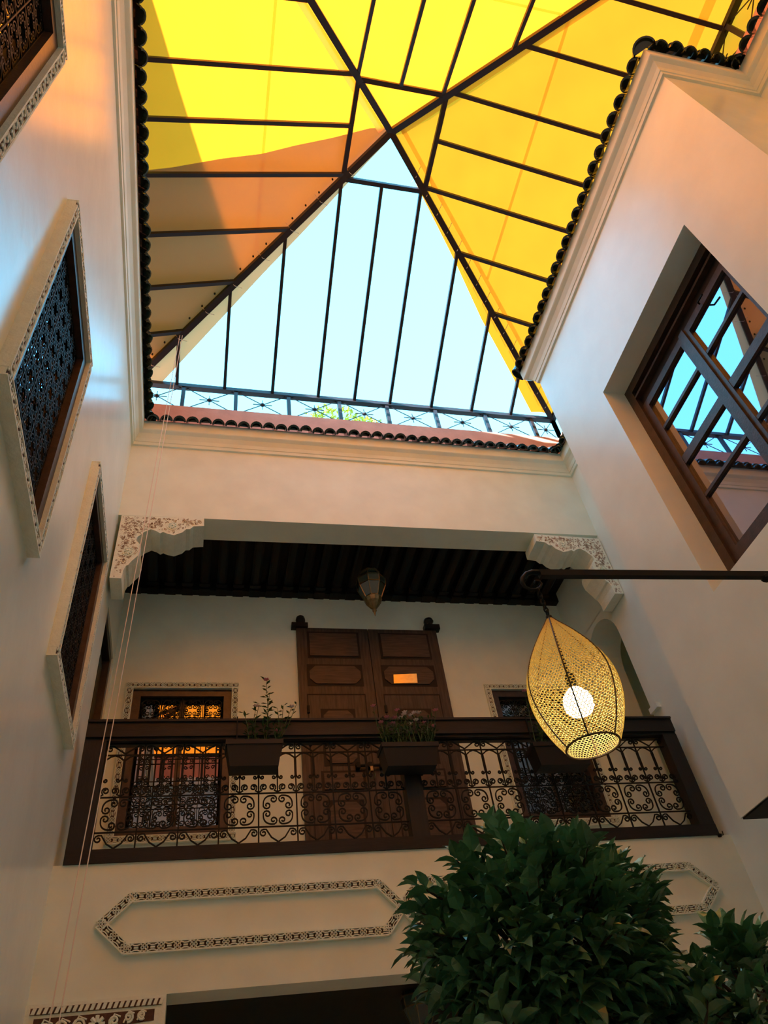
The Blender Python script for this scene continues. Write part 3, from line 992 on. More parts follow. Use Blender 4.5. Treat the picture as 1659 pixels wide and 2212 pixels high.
# double door -----------------------------------------------------------------------
DT = 7.135
dd = thing('double_door', 'tall panelled wooden double door at the back of the balcony', 'door', (1.955, YG, ZGF))
yd = YG - 0.05
def panel(parent, x0, x1, z0, z1, notch=0.0, mt=PANELWOOD):
    if notch:
        n = notch
        pts = [(x0 + n, z0), (x1 - n, z0), (x1 - n * .5, z0 + n * .5), (x1, z0 + n), (x1, z1 - n), (x1 - n * .5, z1 - n * .5), (x1 - n, z1), (x0 + n, z1), (x0 + n * .5, z1 - n * .5), (x0, z1 - n), (x0, z0 + n), (x0 + n * .5, z0 + n * .5)]
    else:
        pts = [(x0, z0), (x1, z0), (x1, z1), (x0, z1)]
    g = MB()
    e = 0.028
    gp = [(x0 - e, z0 - e), (x1 + e, z0 - e), (x1 + e, z1 + e), (x0 - e, z1 + e)]
    g.prism([(x, yd - 0.004, z) for x, z in gp], (0, 0.004, 0))
    gr = g.build('panel_moulding', GROOVE, parent)
    MB().prism([(x, yd - 0.016, z) for x, z in pts], (0, 0.012, 0)).build('door_panel', mt, gr)
for k, (x0, x1) in enumerate(((1.06, 1.948), (1.956, 2.85))):
    leaf = MB().box(x0, x1, yd, YG, ZGF + 0.01, DT).build('door_leaf', DOORWOOD, dd)
    panel(leaf, x0 + .15, x1 - .15, 6.72, 7.05)
    panel(leaf, x0 + .13, x1 - .15, 6.335, 6.575, 0.07)
    # wicket
    w0, w1 = x0 + .10, x1 - .13
    gb = MB()
    for (a, b, c, e_) in ((w0 - .012, w0, 4.15, 6.19), (w1, w1 + .012, 4.15, 6.19), (w0 - .012, w1 + .012, 6.19, 6.202)):
        gb.box(a, b, yd - 0.004, yd, c, e_)
    gb.build('wicket_gap', GROOVE, leaf)
    panel(leaf, w0 + .16, w1 - .16, 5.35, 5.98, 0.06)
    panel(leaf, w0 + .12, w1 - .12, 5.06, 5.24)
    panel(leaf, w0 + .16, w1 - .16, 4.30, 4.92, 0.06)
    # strap hinges at side
    for z in (6.0, 5.6):
        MB().box(w0 - .02, w0 + .008, yd - .02, yd, z - .045, z + .045).build('hinge', IRON, leaf)
m = MB().box(1.0, 1.2, YG - 0.09, YG, 7.13, 7.19)
m.lathe([(0.055, 7.19), (0.06, 7.25), (0.05, 7.29), (0.02, 7.315)], 1.115, YG - 0.05, 12)
m.build('pivot_block', WOOD, dd)
m = MB().box(2.70, 2.90, YG - 0.09, YG, 7.14, 7.21)
m.lathe([(0.055, 7.21), (0.04, 7.23), (0.066, 7.27), (0.055, 7.305), (0.02, 7.325)], 2.775, YG - 0.05, 12)
m.build('pivot_block', WOOD, dd)
# sliding bolts with knockers
for x0, x1, z in ((1.62, 1.94, 5.30), (2.02, 2.28, 5.31)):
    bo = MB()
    bo.tube([(x0, yd - .045, z), (x1, yd - .045, z)], 0.016, 8)
    for xx in (x0 + .03, (x0 + x1) / 2, x1 - .03): bo.box(xx - .02, xx + .02, yd - .065, yd, z - .03, z + .03)
    b_ = bo.build('sliding_bolt', IRON, dd)
    k = MB()
    k.tube([(x0 + .17 + .03 * math.cos(a), yd - .06, z - .11 + .045 * math.sin(a)) for a in [i * math.pi / 6 for i in range(12)]], 0.008, 5, True)
    k.box(x0 + .155, x0 + .185, yd - .07, yd - .03, z - .07, z - .02)
    k.build('handle_ring', OLDBRASS, b_)
# brass plate on the right leaf
p = MB().prism([at(*q, Y=yd - 0.020) for q in ((851, 1476), (902, 1475), (900, 1455), (850, 1457))], (0, 0.004, 0))
p.build('door_plate', BRASS, dd, label='small bright brass plate')

# ------------------------------------------------------------------ bay casement window
bw_ = thing('bay_window', 'large wooden casement window reflecting the sky in the projecting bay', 'window', (XB + 0.25, (RY0 + RY1) / 2, RZ0))
FX0 = XB + 0.235
GXP = XB + 0.297          # glass plane
FT = 0.095
yms = at(1475, 735, X=GXP).y
gz1 = at(1405, 885, X=GXP).z           # top of the glass
gy1 = at(1405, 885, X=GXP).y
gz0 = 5.13
# outer frame
for (a, b, c, e_) in ((RY0, RY0 + FT, RZ0, RZ1), (RY1 - FT, RY1, RZ0, RZ1), (RY0 + FT, RY1 - FT, RZ0, RZ0 + 0.16), (RY0 + FT, RY1 - FT, RZ1 - 0.10, RZ1)):
    MB().box(FX0, FX0 + 0.14, a, b, c, e_).build('frame_member', WINWOOD, bw_)
# header panel with ledge
MB().box(FX0 + 0.05, FX0 + 0.10, RY0 + FT, RY1 - FT, gz1 + .09, RZ1 - 0.10).build('header_panel', GROOVE, bw_)
MB().box(FX0 - 0.005, FX0 + 0.07, RY0 + FT, RY1 - FT, gz1 + .20, gz1 + .225).build('header_ledge', WINWOOD, bw_)
mzs = [at(1431, 938, X=GXP).z, at(1475, 1007, X=GXP).z, at(1518, 1086, X=GXP).z]
ym = yms - 0.05
for k, (a, b) in enumerate(((RY0 + FT, ym - 0.004), (ym + 0.004, RY1 - FT))):
    sash = MB()
    st = 0.075
    sash.box(FX0 + 0.03, FX0 + 0.085, a, a + st, RZ0 + .16, gz1 + .09)
    sash.box(FX0 + 0.03, FX0 + 0.085, b - st, b, RZ0 + .16, gz1 + .09)
    sash.box(FX0 + 0.03, FX0 + 0.085, a + st, b - st, gz1 + .015, gz1 + .09)
    sash.box(FX0 + 0.03, FX0 + 0.085, a + st, b - st, RZ0 + .16, gz0 + .02)
    so = sash.build('casement', WINWOOD, bw_)
    for j, z in enumerate(mzs):
        h = 0.045 if j == 1 else 0.016
        MB().box(FX0 + 0.035, FX0 + 0.08, a + st, b - st, z - h, z + h).build('muntin', WINWOOD, so)
    zz = [gz0] + sorted(mzs) + [gz1 + .03]
    for j in range(len(zz) - 1):
        MB().box(GXP, GXP + 0.005, a + st - .01, b - st + .01, zz[j], zz[j + 1]).build('glass_pane', GLASS, so)
MB().box(FX0 + 0.012, FX0 + 0.035, ym - 0.035, ym + 0.035, RZ0 + .16, gz1 + .09).build('meeting_stile', WINWOOD, bw_)
MB().box(XB + 0.395, XB + 0.415, RY0, RY1, RZ0, RZ1).build('room_behind', ROOMDARK, bw_)
# latch and shutter dog at the top of the near leaf
MB().tube([(FX0 + .02, 2.52, gz1 + .05), (FX0 - .02, 2.50, gz1 + .03), (FX0 - .025, 2.42, gz1 + .02)], 0.009, 5).build('latch', IRON, bw_)

# ------------------------------------------------------------------ stucco brackets
def bracket(px_pts, depth, name, label, rosettes, mirror=None, y=YF - 0.022, grp='carved stucco brackets'):
    pts = [at(*q, Y=y) for q in px_pts]
    if mirror: pts = [Vector((2 * 1.857 - p.x, p.y, p.z + 0.03)) for p in pts]
    cx = sum(p.x for p in pts) / len(pts)
    t = thing(name, label, 'bracket', (cx, y, min(p.z for p in pts)), grp)
    MB().prism(pts, (0, depth, 0)).build('bracket_body', STUCCO, t)
    # carved face : rosettes and leaf scrolls
    for q, r in rosettes:
        rb = MB()
        c = at(*q, Y=y)
        if mirror: c = Vector((2 * 1.857 - c.x, c.y, c.z + 0.03))
        for k in range(8):
            a = k * math.pi / 4
            rb.tube([(c.x + r * .25 * math.cos(a), y - .006, c.z + r * .25 * math.sin(a)), (c.x + r * .9 * math.cos(a), y - .006, c.z + r * .9 * math.sin(a))], r * .22, 5)
        rb.tube([(c.x + r * 1.25 * math.cos(a), y - .002, c.z + r * 1.25 * math.sin(a)) for a in [i * math.pi / 8 for i in range(16)]], r * .13, 4, True)
        rb.build('rosette', STUCCO, t)
    return t, pts
UL = [(263, 1113), (441, 1120), (441, 1136), (418, 1137), (410, 1143), (402, 1143), (394, 1150), (376, 1156), (362, 1153), (352, 1149), (346, 1152), (338, 1147), (326, 1143), (312, 1149), (297, 1160), (294, 1167), (302, 1175), (304, 1184), (300, 1198), (291, 1206), (284, 1212), (277, 1220), (272, 1222), (266, 1232), (262, 1249), (236, 1248)]
ULr = [((372, 1137), 0.042), ((277, 1192), 0.045)]
def curls(parent, pts, y, n, seedv, avoid=()):
    """fine carved stems, drawn as thin brown curls on the face"""
    rnd = random.Random(seedv)
    poly = [(p.x, p.z) for p in pts]
    def inside(x, z):
        c = False
        j = len(poly) - 1
        for i in range(len(poly)):
            xi, zi = poly[i]; xj, zj = poly[j]
            if (zi > z) != (zj > z) and x < (xj - xi) * (z - zi) / (zj - zi) + xi: c = not c
            j = i
        return c
    x0 = min(p[0] for p in poly); x1 = max(p[0] for p in poly); z0 = min(p[1] for p in poly); z1 = max(p[1] for p in poly)
    mb = MB()
    k = 0
    for _ in range(6000):
        x = rnd.uniform(x0, x1); z = rnd.uniform(z0, z1)
        r = rnd.uniform(.008, .019)
        if all(inside(x + r * 2.0 * math.cos(a), z + r * 2.0 * math.sin(a)) for a in (0, 1.05, 2.1, 3.14, 4.2, 5.2)) and all((x - ax) ** 2 + (z - az) ** 2 > ar_ ** 2 for ax, az, ar_ in avoid):
            a0 = rnd.uniform(0, 6.28)
            mb.tube([(u, y - .001, v) for u, v in spiral(x, z, r, a0, rnd.choice((.6, .8, 1.1)), rnd.choice((-1, 1)), 8, .35)], .0019, 4)
            k += 1
            if k >= n: break
    mb.build('carved_stems', STEMS, parent, kind='stuff')
def avoid_of(ros, mirror=False):
    out = []
    for q, r in ros:
        c = at(*q, Y=YF - .022)
        out.append(((2 * 1.857 - c.x) if mirror else c.x, c.z + (0.03 if mirror else 0), r * 1.5))
    return out
b1, p1 = bracket(UL, 0.34, 'stucco_bracket', 'carved stucco bracket in the upper left corner of the gallery', ULr)
curls(b1, p1, YF - .022, 330, 3, avoid_of(ULr))
b2, p2 = bracket(UL, 0.34, 'stucco_bracket', 'carved stucco bracket in the upper right corner of the gallery', ULr, mirror=True)
curls(b2, p2, YF - .022, 330, 4, avoid_of(ULr, True))
# lower brackets of the arcade
def lower_bracket(sgn, label, sd_):
    f = (lambda x: x) if sgn > 0 else (lambda x: 2 * 1.857 - x)
    y = YF - 0.02
    pr_ = [(XL, 3.005), (-0.13, 3.005), (-0.13, 2.80), (-0.32, 2.80), (-0.40, 2.72), (-0.47, 2.72), (-0.55, 2.62), (-0.62, 2.64), (-0.70, 2.55), (-0.76, 2.45), (-0.80, 2.30), (-0.86, 2.20), (-0.86, 2.05), (XL, 2.05)]
    pts = [Vector((f(x), y, z)) for x, z in pr_]
    t = thing('stucco_bracket', label, 'bracket', (f(-0.6), y, 2.05), 'carved stucco brackets')
    MB().prism(pts, (0, 0.3, 0)).build('bracket_body', STUCCO_BACK if False else STUCCO, t)
    fb = MB()
    bk = MB()
    # dentilled strip along the top
    bk.box(min(f(XL + .03), f(-.16)), max(f(XL + .03), f(-.16)), y - .003, y, 2.945, 2.985)
    u = XL + .035
    while u < -0.17:
        fb.prism([(f(u), y - .014, 2.948), (f(u + .022), y - .014, 2.948), (f(u + .034), y - .014, 2.982), (f(u + .012), y - .014, 2.982)], (0, .012, 0))
        u += .036
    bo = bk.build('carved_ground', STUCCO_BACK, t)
    fb.build('dentils', STUCCO, bo, kind='stuff')
    # dark ground and raised curls
    g = MB()
    gp = [(XL + .06, 2.925), (-.20, 2.925), (-.20, 2.86), (-.36, 2.85), (-.50, 2.77), (-.60, 2.69), (-.72, 2.64), (-.84, 2.50), (-.90, 2.30), (XL + .06, 2.2)]
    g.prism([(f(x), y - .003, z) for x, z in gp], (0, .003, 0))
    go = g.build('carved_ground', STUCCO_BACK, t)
    cu = MB()
    rnd = random.Random(sd_)
    xx = XL + .12
    for i, (cx, cz, r) in enumerate(((-.88, 2.86, .05), (-.77, 2.865, .045), (-.67, 2.87, .045), (-.45, 2.875, .035), (-.36, 2.89, .03), (-.28, 2.895, .026), (-.57, 2.78, .04), (-.68, 2.76, .04), (-.80, 2.74, .045), (-.90, 2.72, .04), (-.86, 2.6, .04), (-.90, 2.48, .035))):
        cu.tube([(f(a), y - .008, b) for a, b in spiral(cx, cz, r, rnd.uniform(0, 6), 1.7, (-1) ** i, 20, .15)], .008, 5)
        cu.tube([(f(cx - r), y - .007, cz - r), (f(cx), y - .009, cz + r * 1.1), (f(cx + r * 1.1), y - .007, cz + r * .6)], .006, 5)
    for k in range(8):
        a = k * math.pi / 4
        c = (-.555, 2.865)
        cu.tube([(f(c[0] + .012 * math.cos(a)), y - .01, c[1] + .012 * math.sin(a)), (f(c[0] + .05 * math.cos(a)), y - .01, c[1] + .05 * math.sin(a))], .013, 5)
    cu.build('carved_leaves', STUCCO, go, kind='stuff')
lower_bracket(1, 'deeply carved stucco bracket at the bottom left under the parapet', 5)
lower_bracket(-1, 'carved stucco bracket behind the ficus leaves at the bottom right', 6)

# ------------------------------------------------------------------ interlaced carved band on the parapet
pm = thing('parapet_ornament', 'long interlaced band of carved stucco on the parapet below the balcony', 'ornament', (1.857, YF, 3.25))
BWm = 0.074
def mir(L): return [(2 * 1.857 - x, z) for x, z in L]
A_ = [(-0.435, 3.632), (1.405, 3.632)]
segs = []
zt_, zb2 = 3.632, 3.296
xp = -0.615
left_pts = [(1.405, zt_), (-0.43, zt_), (xp, 3.462), (-0.43, zb2), (1.435, zb2)]
for a, b in zip(left_pts[:-1], left_pts[1:]): segs.append((a, b)); segs.append(tuple(mir([a, b])))
segs.append(((1.405, zt_), (1.73, zb2))); segs.append(((1.435, zb2), (1.73, zt_)))
segs.append(tuple(mir([(1.405, zt_), (1.73, zb2)]))); segs.append(tuple(mir([(1.435, zb2), (1.73, zt_)])))
segs.append(((1.73, zt_), (1.984, zt_))); segs.append(((1.73, zb2), (1.984, zb2)))
for si, (a, b) in enumerate(segs):
    a = Vector((a[0], 0, a[1])); b = Vector((b[0], 0, b[1]))
    if a.x > b.x: a, b = b, a
    du = (b - a).normalized(); dv = Vector((-du.z, 0, du.x))
    ext = 0.012
    L = (b - a).length + 2 * ext
    oo = a - du * ext - dv * BWm / 2
    t_, b_ = MB(), MB()
    jit = 0.0006 * (si % 5)
    F = lambda u, v, w, oo=oo, du=du, dv=dv, jit=jit: Vector((0, YF, 0)) + oo + du * u + dv * v + Vector((0, -(w + (jit if w > 0.001 else 0)), 0))
    carve(t_, b_, F, L, BWm, 0.016, 0.032, 0.056)
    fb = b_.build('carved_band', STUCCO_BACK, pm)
    t_.build('carving', STUCCO, fb, kind='stuff')

# ------------------------------------------------------------------ small wall hook
h = at(1553, 1806, Y=YF)
hk = thing('wall_hook', 'small black iron hook on the parapet right of the balcony', 'hook', h)
MB().lathe([(0.016, h.z - 0.012), (0.018, h.z), (0.016, h.z + 0.012)], h.x, YF - 0.012, 8).build('hook_plate', IRON, hk)
MB().tube([(h.x, YF - .01, h.z), (h.x + .012, YF - .05, h.z - .01), (h.x + .012, YF - .055, h.z + .022)], 0.005, 5).tube([(h.x - .03, YF - .012, h.z + .005), (h.x + .03, YF - .012, h.z + .012)], 0.004, 4).build('hook_pin', IRON, hk)
# plaster ledge on the pier beside the rail end
m = MB().box(XR - 0.05, XR, 6.18, 6.34, 5.30, 5.36)
struct(m, 'trim_2', PLASTER, 'small plaster ledge on the pier above the rail end')

# ------------------------------------------------------------------ gallery lantern
def lantern(x, y, zt, s, label, group):
    t = thing('ceiling_lantern', label, 'lantern', (x, y, zt), group)
    n = 8
    prof = [(0.03, 0.02), (0.04, 0), (0.09, -.02), (0.128, -.035), (0.13, -.05), (0.12, -.06)]
    MB().lathe([(r * s, zt + z * s) for r, z in prof], x, y, n, a0=math.pi / 8).build('lantern_cap', OLDBRASS, t)
    MB().lathe([(0.012 * s, zt), (0.012 * s, zt + 0.05)], x, y, 6).build('hanger', OLDBRASS, t)
    lv = [(0.12, -.06), (0.186, -.17), (0.176, -.27), (0.105, -.44)]
    for i in range(3):
        for k in range(n):
            a0 = math.pi / 8 + 2 * math.pi * k / n; a1 = math.pi / 8 + 2 * math.pi * (k + 1) / n
            P = []
            for (r, z), aa in ((lv[i], a0), (lv[i], a1), (lv[i + 1], a1), (lv[i + 1], a0)):
                P.append(Vector((x + r * s * math.cos(aa), y + r * s * math.sin(aa), zt + z * s)))
            mb = MB()
            mb.poly(P)
            o = mb.build('glass_pane', LANTERN_GLASS, t)
            MB().tube([P[0], P[3]], 0.007 * s, 4).build('lead_strip', OLDBRASS, o)
    for r, z in lv:
        MB().tube([(x + r * s * math.cos(math.pi / 8 + 2 * math.pi * k / n), y + r * s * math.sin(math.pi / 8 + 2 * math.pi * k / n), zt + z * s) for k in range(n)], 0.009 * s, 4, True).build('lantern_ring', OLDBRASS, t)
    MB().lathe([(r * s, zt + z * s) for r, z in ((0.105, -.43), (0.112, -.45), (0.095, -.50), (0.055, -.56), (0.022, -.60), (0.028, -.62), (0.014, -.65), (0.003, -.70))], x, y, 12).build('lantern_cup', OLDBRASS, t)
    return t
lantern(1.905, 6.78, 7.55, 0.98, 'faceted brass and glass lantern hanging in front of the double door', 'moroccan lanterns')
gl = at(902, 2150, Y=6.7)
lantern(gl.x, 6.7, gl.z + 0.12, 0.75, 'dim lantern hanging in the arcade below the balcony', 'moroccan lanterns')
MB_ = MB()
chn = thing('lantern_chain', 'thin chain holding the dim arcade lantern', 'chain', (gl.x, 6.7, gl.z + .15))
MB().tube([(gl.x, 6.7, gl.z + .15), (gl.x, 6.7, 3.15)], .006, 5).build('chain_links', IRON, chn)

# ------------------------------------------------------------------ woven lamp on its iron arm
LX, LY = 1.456, 2.40
arm = thing('lamp_bracket', 'black wrought iron arm with a curled end holding the woven lamp', 'bracket', (XB, LY, 3.83))
pa = at(1165, 1240, Y=LY); pb = at(1659, 1243, Y=LY)
dx = (pb.z - pa.z) / (pb.x - pa.x)
zw = pa.z + dx * (XB - pa.x)
path = [(XB, LY, zw), (pa.x, LY, pa.z)]
MB().beam(path[0], path[1], 0.03, 0.034).build('arm_bar', IRON, arm)
cpx = [(1168, 1237), (1150, 1236), (1137, 1240), (1129, 1249), (1128, 1259), (1134, 1268), (1146, 1274), (1158, 1274), (1167, 1269), (1170, 1261), (1164, 1255), (1156, 1255), (1153, 1261), (1158, 1265)]
MB().tube([at(u, v, Y=LY) for u, v in cpx], [0.014, .013, .012, .011, .010, .009, .008, .0075, .007, .0065, .006, .0055, .005, .0045], 8).build('curl', IRON, arm, smooth=True)
MB().box(XB - 0.015, XB, LY - 0.05, LY + 0.05, zw - 0.25, zw + 0.12).build('wall_plate', IRON, arm)
br = []
for i in range(11):
    a = math.pi / 2 * i / 10
    br.append((XB - 0.02 - 0.62 * math.sin(a) , LY, zw - 0.22 + 0.20 * (1 - math.cos(a))))
MB().tube(br, 0.012, 6).build('brace', IRON, arm)
jb = at(1652, 1246, Y=LY)
MB().lathe([(0.01, jb.z - 0.03), (0.024, jb.z - 0.015), (0.024, jb.z), (0.01, jb.z + 0.015)], jb.x, LY, 8).build('joint_knob', IRON, arm)

lampt = at(1187, 1337, Y=LY)
LX = lampt.x
ZTOP = lampt.z
ZBOT = at(1281, 1612, Y=LY).z
lp = thing('woven_pendant_lamp', 'glowing egg shaped woven pendant lamp hanging from the iron arm', 'lamp', (LX, LY, ZTOP))
H = ZTOP - ZBOT
RM = 0.186
# profile as function of t (0 top .. 1 bottom)
KP = [(0.0, 0.012), (0.05, 0.030), (0.12, 0.062), (0.22, 0.102), (0.34, 0.144), (0.46, 0.174), (0.56, 0.186), (0.66, 0.184), (0.76, 0.172), (0.86, 0.150), (0.94, 0.127), (1.0, 0.104)]
def prof_r(t):
    for (a, ra), (b, rb_) in zip(KP[:-1], KP[1:]):
        if t <= b:
            q = (t - a) / (b - a)
            q = q * 1.0
            return ra + (rb_ - ra) * q
    return KP[-1][1]
def pr_s(t):
    return (prof_r(max(0, t - .03)) + prof_r(t) + prof_r(min(1, t + .03))) / 3 if 0.02 < t < .98 else prof_r(t)
def lam(t, a):
    r = pr_s(t)
    return Vector((LX + r * math.cos(a), LY + r * math.sin(a), ZTOP - H * t))
net = MB()
NA, NR_ = 64, 58
vid = {}
def nv(i, j):
    j %= NA * 2
    k = (i, j)
    if k not in vid:
        vid[k] = len(net.v)
        net.v.append(lam(min(1, max(0, i / (NR_ * 3 + 1))), math.pi * j / NA))
    return vid[k]
# hexagonal brick net : vertices in thirds
for r_ in range(NR_):
    for c in range(NA):
        o_ = (r_ % 2)
        j = 2 * c + o_
        i = r_ * 3
        net.f.append((nv(i, j + 1), nv(i + 1, j + 2), nv(i + 3, j + 2), nv(i + 4, j + 1), nv(i + 3, j), nv(i + 1, j)))
# thin tubes along each hex edge
edges = set()
for f in net.f:
    for a, b in zip(f, f[1:] + f[:1]): edges.add((min(a, b), max(a, b)))
nt_ = MB()
axis = Vector((LX, LY, 0))
for a, b in edges:
    A, B = net.v[a], net.v[b]
    if (B - A).length < 1e-5: continue
    d_ = (B - A).normalized()
    out = Vector((A.x - LX, A.y - LY, 0)).normalized()
    s_ = d_.cross(out)
    if s_.length < 1e-5: continue
    s_ = s_.normalized()
    rr_ = math.hypot(A.x - LX, A.y - LY)
    hw = 0.0013 + 0.0005 * min(1, rr_ / .15)
    n0 = len(nt_.v)
    q = out * 0.0016
    nt_.v += [A - s_ * hw, A + s_ * hw, A + q, B - s_ * hw, B + s_ * hw, B + q]
    nt_.f += [(n0, n0 + 1, n0 + 4, n0 + 3), (n0 + 1, n0 + 2, n0 + 5, n0 + 4), (n0 + 2, n0, n0 + 3, n0 + 5)]
nt_.build('woven_net', SHADE, lp)
for k in range(6):
    a = math.radians(57 + 60 * k)
    MB().tube([lam(i / 30, a) + Vector((math.cos(a), math.sin(a), 0)) * .002 for i in range(31)], 0.0032, 5).build('rib', RIB, lp)
MB().tube([lam(1.0, 2 * math.pi * k / 40) for k in range(40)], 0.0045, 6, True).build('bottom_ring', RIB, lp)
MB().lathe([(0.004, ZTOP + .02), (0.014, ZTOP + .012), (0.016, ZTOP - .006), (0.013, ZTOP - .01)], LX, LY, 10).build('top_cap', IRON, lp)
BZt = at(1244, 1515, Y=LY).z
MB().tube([(LX, LY, ZTOP), (LX, LY, BZt + 0.10)], 0.004, 5).build('flex', IRON, lp)
MB().lathe([(0.012, BZt + .13), (0.020, BZt + .12), (0.022, BZt + .065), (0.018, BZt + .05)], LX, LY, 10).build('lamp_holder', IRON, lp)
bulb = MB().lathe([(0.016, BZt + .062), (0.03, BZt + .05), (0.052, BZt + .025), (0.06, BZt), (0.058, BZt - .03), (0.045, BZt - .05), (0.02, BZt - .062), (0.004, BZt - .064)], LX, LY, 16)
bo_ = bulb.build('bulb', BULB, lp, smooth=True, label='bright white bulb')
ld_ = bpy.data.lights.new('bulb_light', 'POINT')
ld_.energy = 13
ld_.color = (1.0, 0.90, 0.40)
ld_.shadow_soft_size = 0.05
lo_ = bpy.data.objects.new('bulb_light', ld_)
C.objects.link(lo_)
lo_.parent = lp
lo_.location = Vector((LX, LY, BZt - 0.0)) - Vector((LX, LY, ZTOP))
# chain between curl and lamp
ch = thing('lamp_chain', 'short dark twisted chain above the woven lamp', 'chain', (LX, LY, ZTOP + .02))
c0 = at(1162, 1275, Y=LY)
cz0 = c0.z
steps = 7
for i in range(steps):
    t0_ = i / steps
    P = Vector((c0.x, LY, cz0)).lerp(Vector((LX, LY, ZTOP + .02)), t0_ + .5 / steps)
    hh_ = (cz0 - ZTOP - .02) / steps * .72
    ax = Vector((1, 0, 0)) if i % 2 else Vector((0, 1, 0))
    MB().tube([P + ax * .009 * math.cos(a) + Vector((0, 0, hh_ * math.sin(a))) for a in [k * math.pi / 5 for k in range(10)]], 0.0042, 5, True).build('chain_link', IRON, ch)

# ------------------------------------------------------------------ awning cords
cs = Vector((-0.57, 5.46, 10.36))
ce = at(110, 2185, X=-0.80)
dirc = (ce - cs).normalized()
for k, off in enumerate((0.0, 0.032)):
    a = cs + Vector((off, 0.0, 0))
    b = cs + dirc * ((cs.z - 1.2) / -dirc.z) + Vector((off * 1.9 + 0.0, 0, 0))
    c = thing('awning_cord', ('left' if k == 0 else 'right') + ' one of two thin white cords dropping from the skylight past the balcony', 'cord', b, 'two awning cords')
    MB().tube([a, a.lerp(b, .5) + Vector((.006, 0, 0)), b], 0.0042, 5).build('cord_line', CORD, c)
    MB().lathe([(0.014, b.z - .03), (0.014, b.z + .03)], b.x, b.y, 8).build('cord_pull', CORD, c)

# ------------------------------------------------------------------ flower boxes on the rail
def small_leaf(mb, p, d, up_, L, w):
    d = d.normalized()
    s_ = d.cross(up_)
    if s_.length < 1e-3: s_ = d.orthogonal()
    s_ = s_.normalized() * w / 2
    n0 = len(mb.v)
    mid = p + d * L * .5
    mb.v += [p, mid + s_ + up_ * .003, p + d * L, mid - s_ + up_ * .003, mid - up_ * .004]
    mb.f += [(n0, n0 + 4, n0 + 1), (n0 + 4, n0 + 2, n0 + 1), (n0, n0 + 3, n0 + 4), (n0 + 4, n0 + 3, n0 + 2)]
def flower_box(pxl, pxr, pyt, pyb, label, kind, seedv):
    rnd = random.Random(seedv)
    yf = 5.76
    tl = at(pxl, pyt, Y=yf); trr = at(pxr, pyt, Y=yf)
    bz = at((pxl + pxr) / 2, pyb, Y=yf).z
    z1 = tl.z
    x0, x1 = tl.x, trr.x
    t = thing('flower_box', label, 'flower box', ((x0 + x1) / 2, 5.86, bz), 'planters hanging on the balcony rail')
    yb = YF - 0.03
    m_ = MB()
    m_.hexa([(x0 + .04, yf + .03, bz), (x1 - .04, yf + .03, bz), (x1 - .04, yb - .01, bz), (x0 + .04, yb - .01, bz), (x0 + .01, yf + .008, z1 - .04), (x1 - .01, yf + .008, z1 - .04), (x1 - .01, yb, z1 - .04), (x0 + .01, yb, z1 - .04)])
    m_.box(x0, x1, yf, yb, z1 - .04, z1)
    m_.build('planter', PLANTER, t)
    for u in (x0 + .1, x1 - .1):
        MB().tube([(u, yb - .01, z1 - .02), (u, yb - .008, 5.075), (u, YF + .06, 5.08)], .007, 4).build('hanger', IRON, t)
    MB().box(x0 + .01, x1 - .01, yf + .01, yb - .01, z1, z1 + .004).build('soil', SOIL, t)
    def stem(px, py, n_l, lf, base=None, flower=None, thick=.004):
        p = at(px, py, Y=yf + .10)
        b = base or Vector((min(max(p.x + rnd.uniform(-.06, .06), x0 + .05), x1 - .05), yf + .10 + rnd.uniform(-.05, .06), z1))
        mid = b.lerp(p, .5) + Vector((rnd.uniform(-.02, .02), rnd.uniform(-.02, .02), 0))
        st = MB().tube([b, mid, p], [thick, thick * .8, thick * .5], 5).build('stem', LEAF2, t)
        lv = MB()
        for i in range(n_l):
            q = .15 + .85 * i / max(1, n_l - 1)
            pos = b.lerp(mid, q * 2) if q < .5 else mid.lerp(p, q * 2 - 1)
            a = i * 2.4 + rnd.uniform(-.4, .4)
            dd_ = Vector((math.cos(a), math.sin(a) * .8, rnd.uniform(.1, .8)))
            small_leaf(lv, pos, dd_, Vector((0, 0, 1)), lf * rnd.uniform(.7, 1.2), lf * .42)
        lv.build('leaves', LEAF2, st, kind='stuff')
        if flower:
            fl = MB()
            for k in range(6):
                a = k * math.pi / 3
                small_leaf(fl, p, Vector((math.cos(a), math.sin(a), .5)), Vector((0, 0, 1)), .034, .030)
            fl.lathe([(0.004, p.z), (0.009, p.z + .006), (0.003, p.z + .012)], p.x, p.y, 6)
            fl.build('flower', flower, st)
    return t, stem, rnd, (x0, x1, z1)
t1, stem1, rn, bb = flower_box(488, 612, 1597, 1650, 'planter with a tall leafy sprig in front of the left gallery window', 0, 11)
for px, py, n_, lf, fl in ((575, 1470, 26, .065, PETAL), (582, 1500, 14, .06, None), (560, 1520, 10, .06, None), (553, 1527, 9, .055, PETALW), (527, 1540, 10, .06, None), (600, 1530, 10, .06, None), (612, 1524, 9, .055, None), (630, 1528, 10, .055, PETALW), (640, 1522, 8, .05, None), (545, 1560, 8, .05, None), (568, 1555, 12, .06, None), (590, 1560, 10, .05, None), (535, 1575, 8, .05, None), (600, 1580, 8, .05, PETAL)):
    stem1(px, py, n_, lf, None, fl)
t2, stem2, rn, bb = flower_box(824, 947, 1603, 1650, 'planter with small pink flowers in front of the double door', 1, 12)
for i in range(34):
    px = rn.uniform(822, 945); py = rn.uniform(1548, 1590)
    stem2(px, py, 8, .045, None, None)
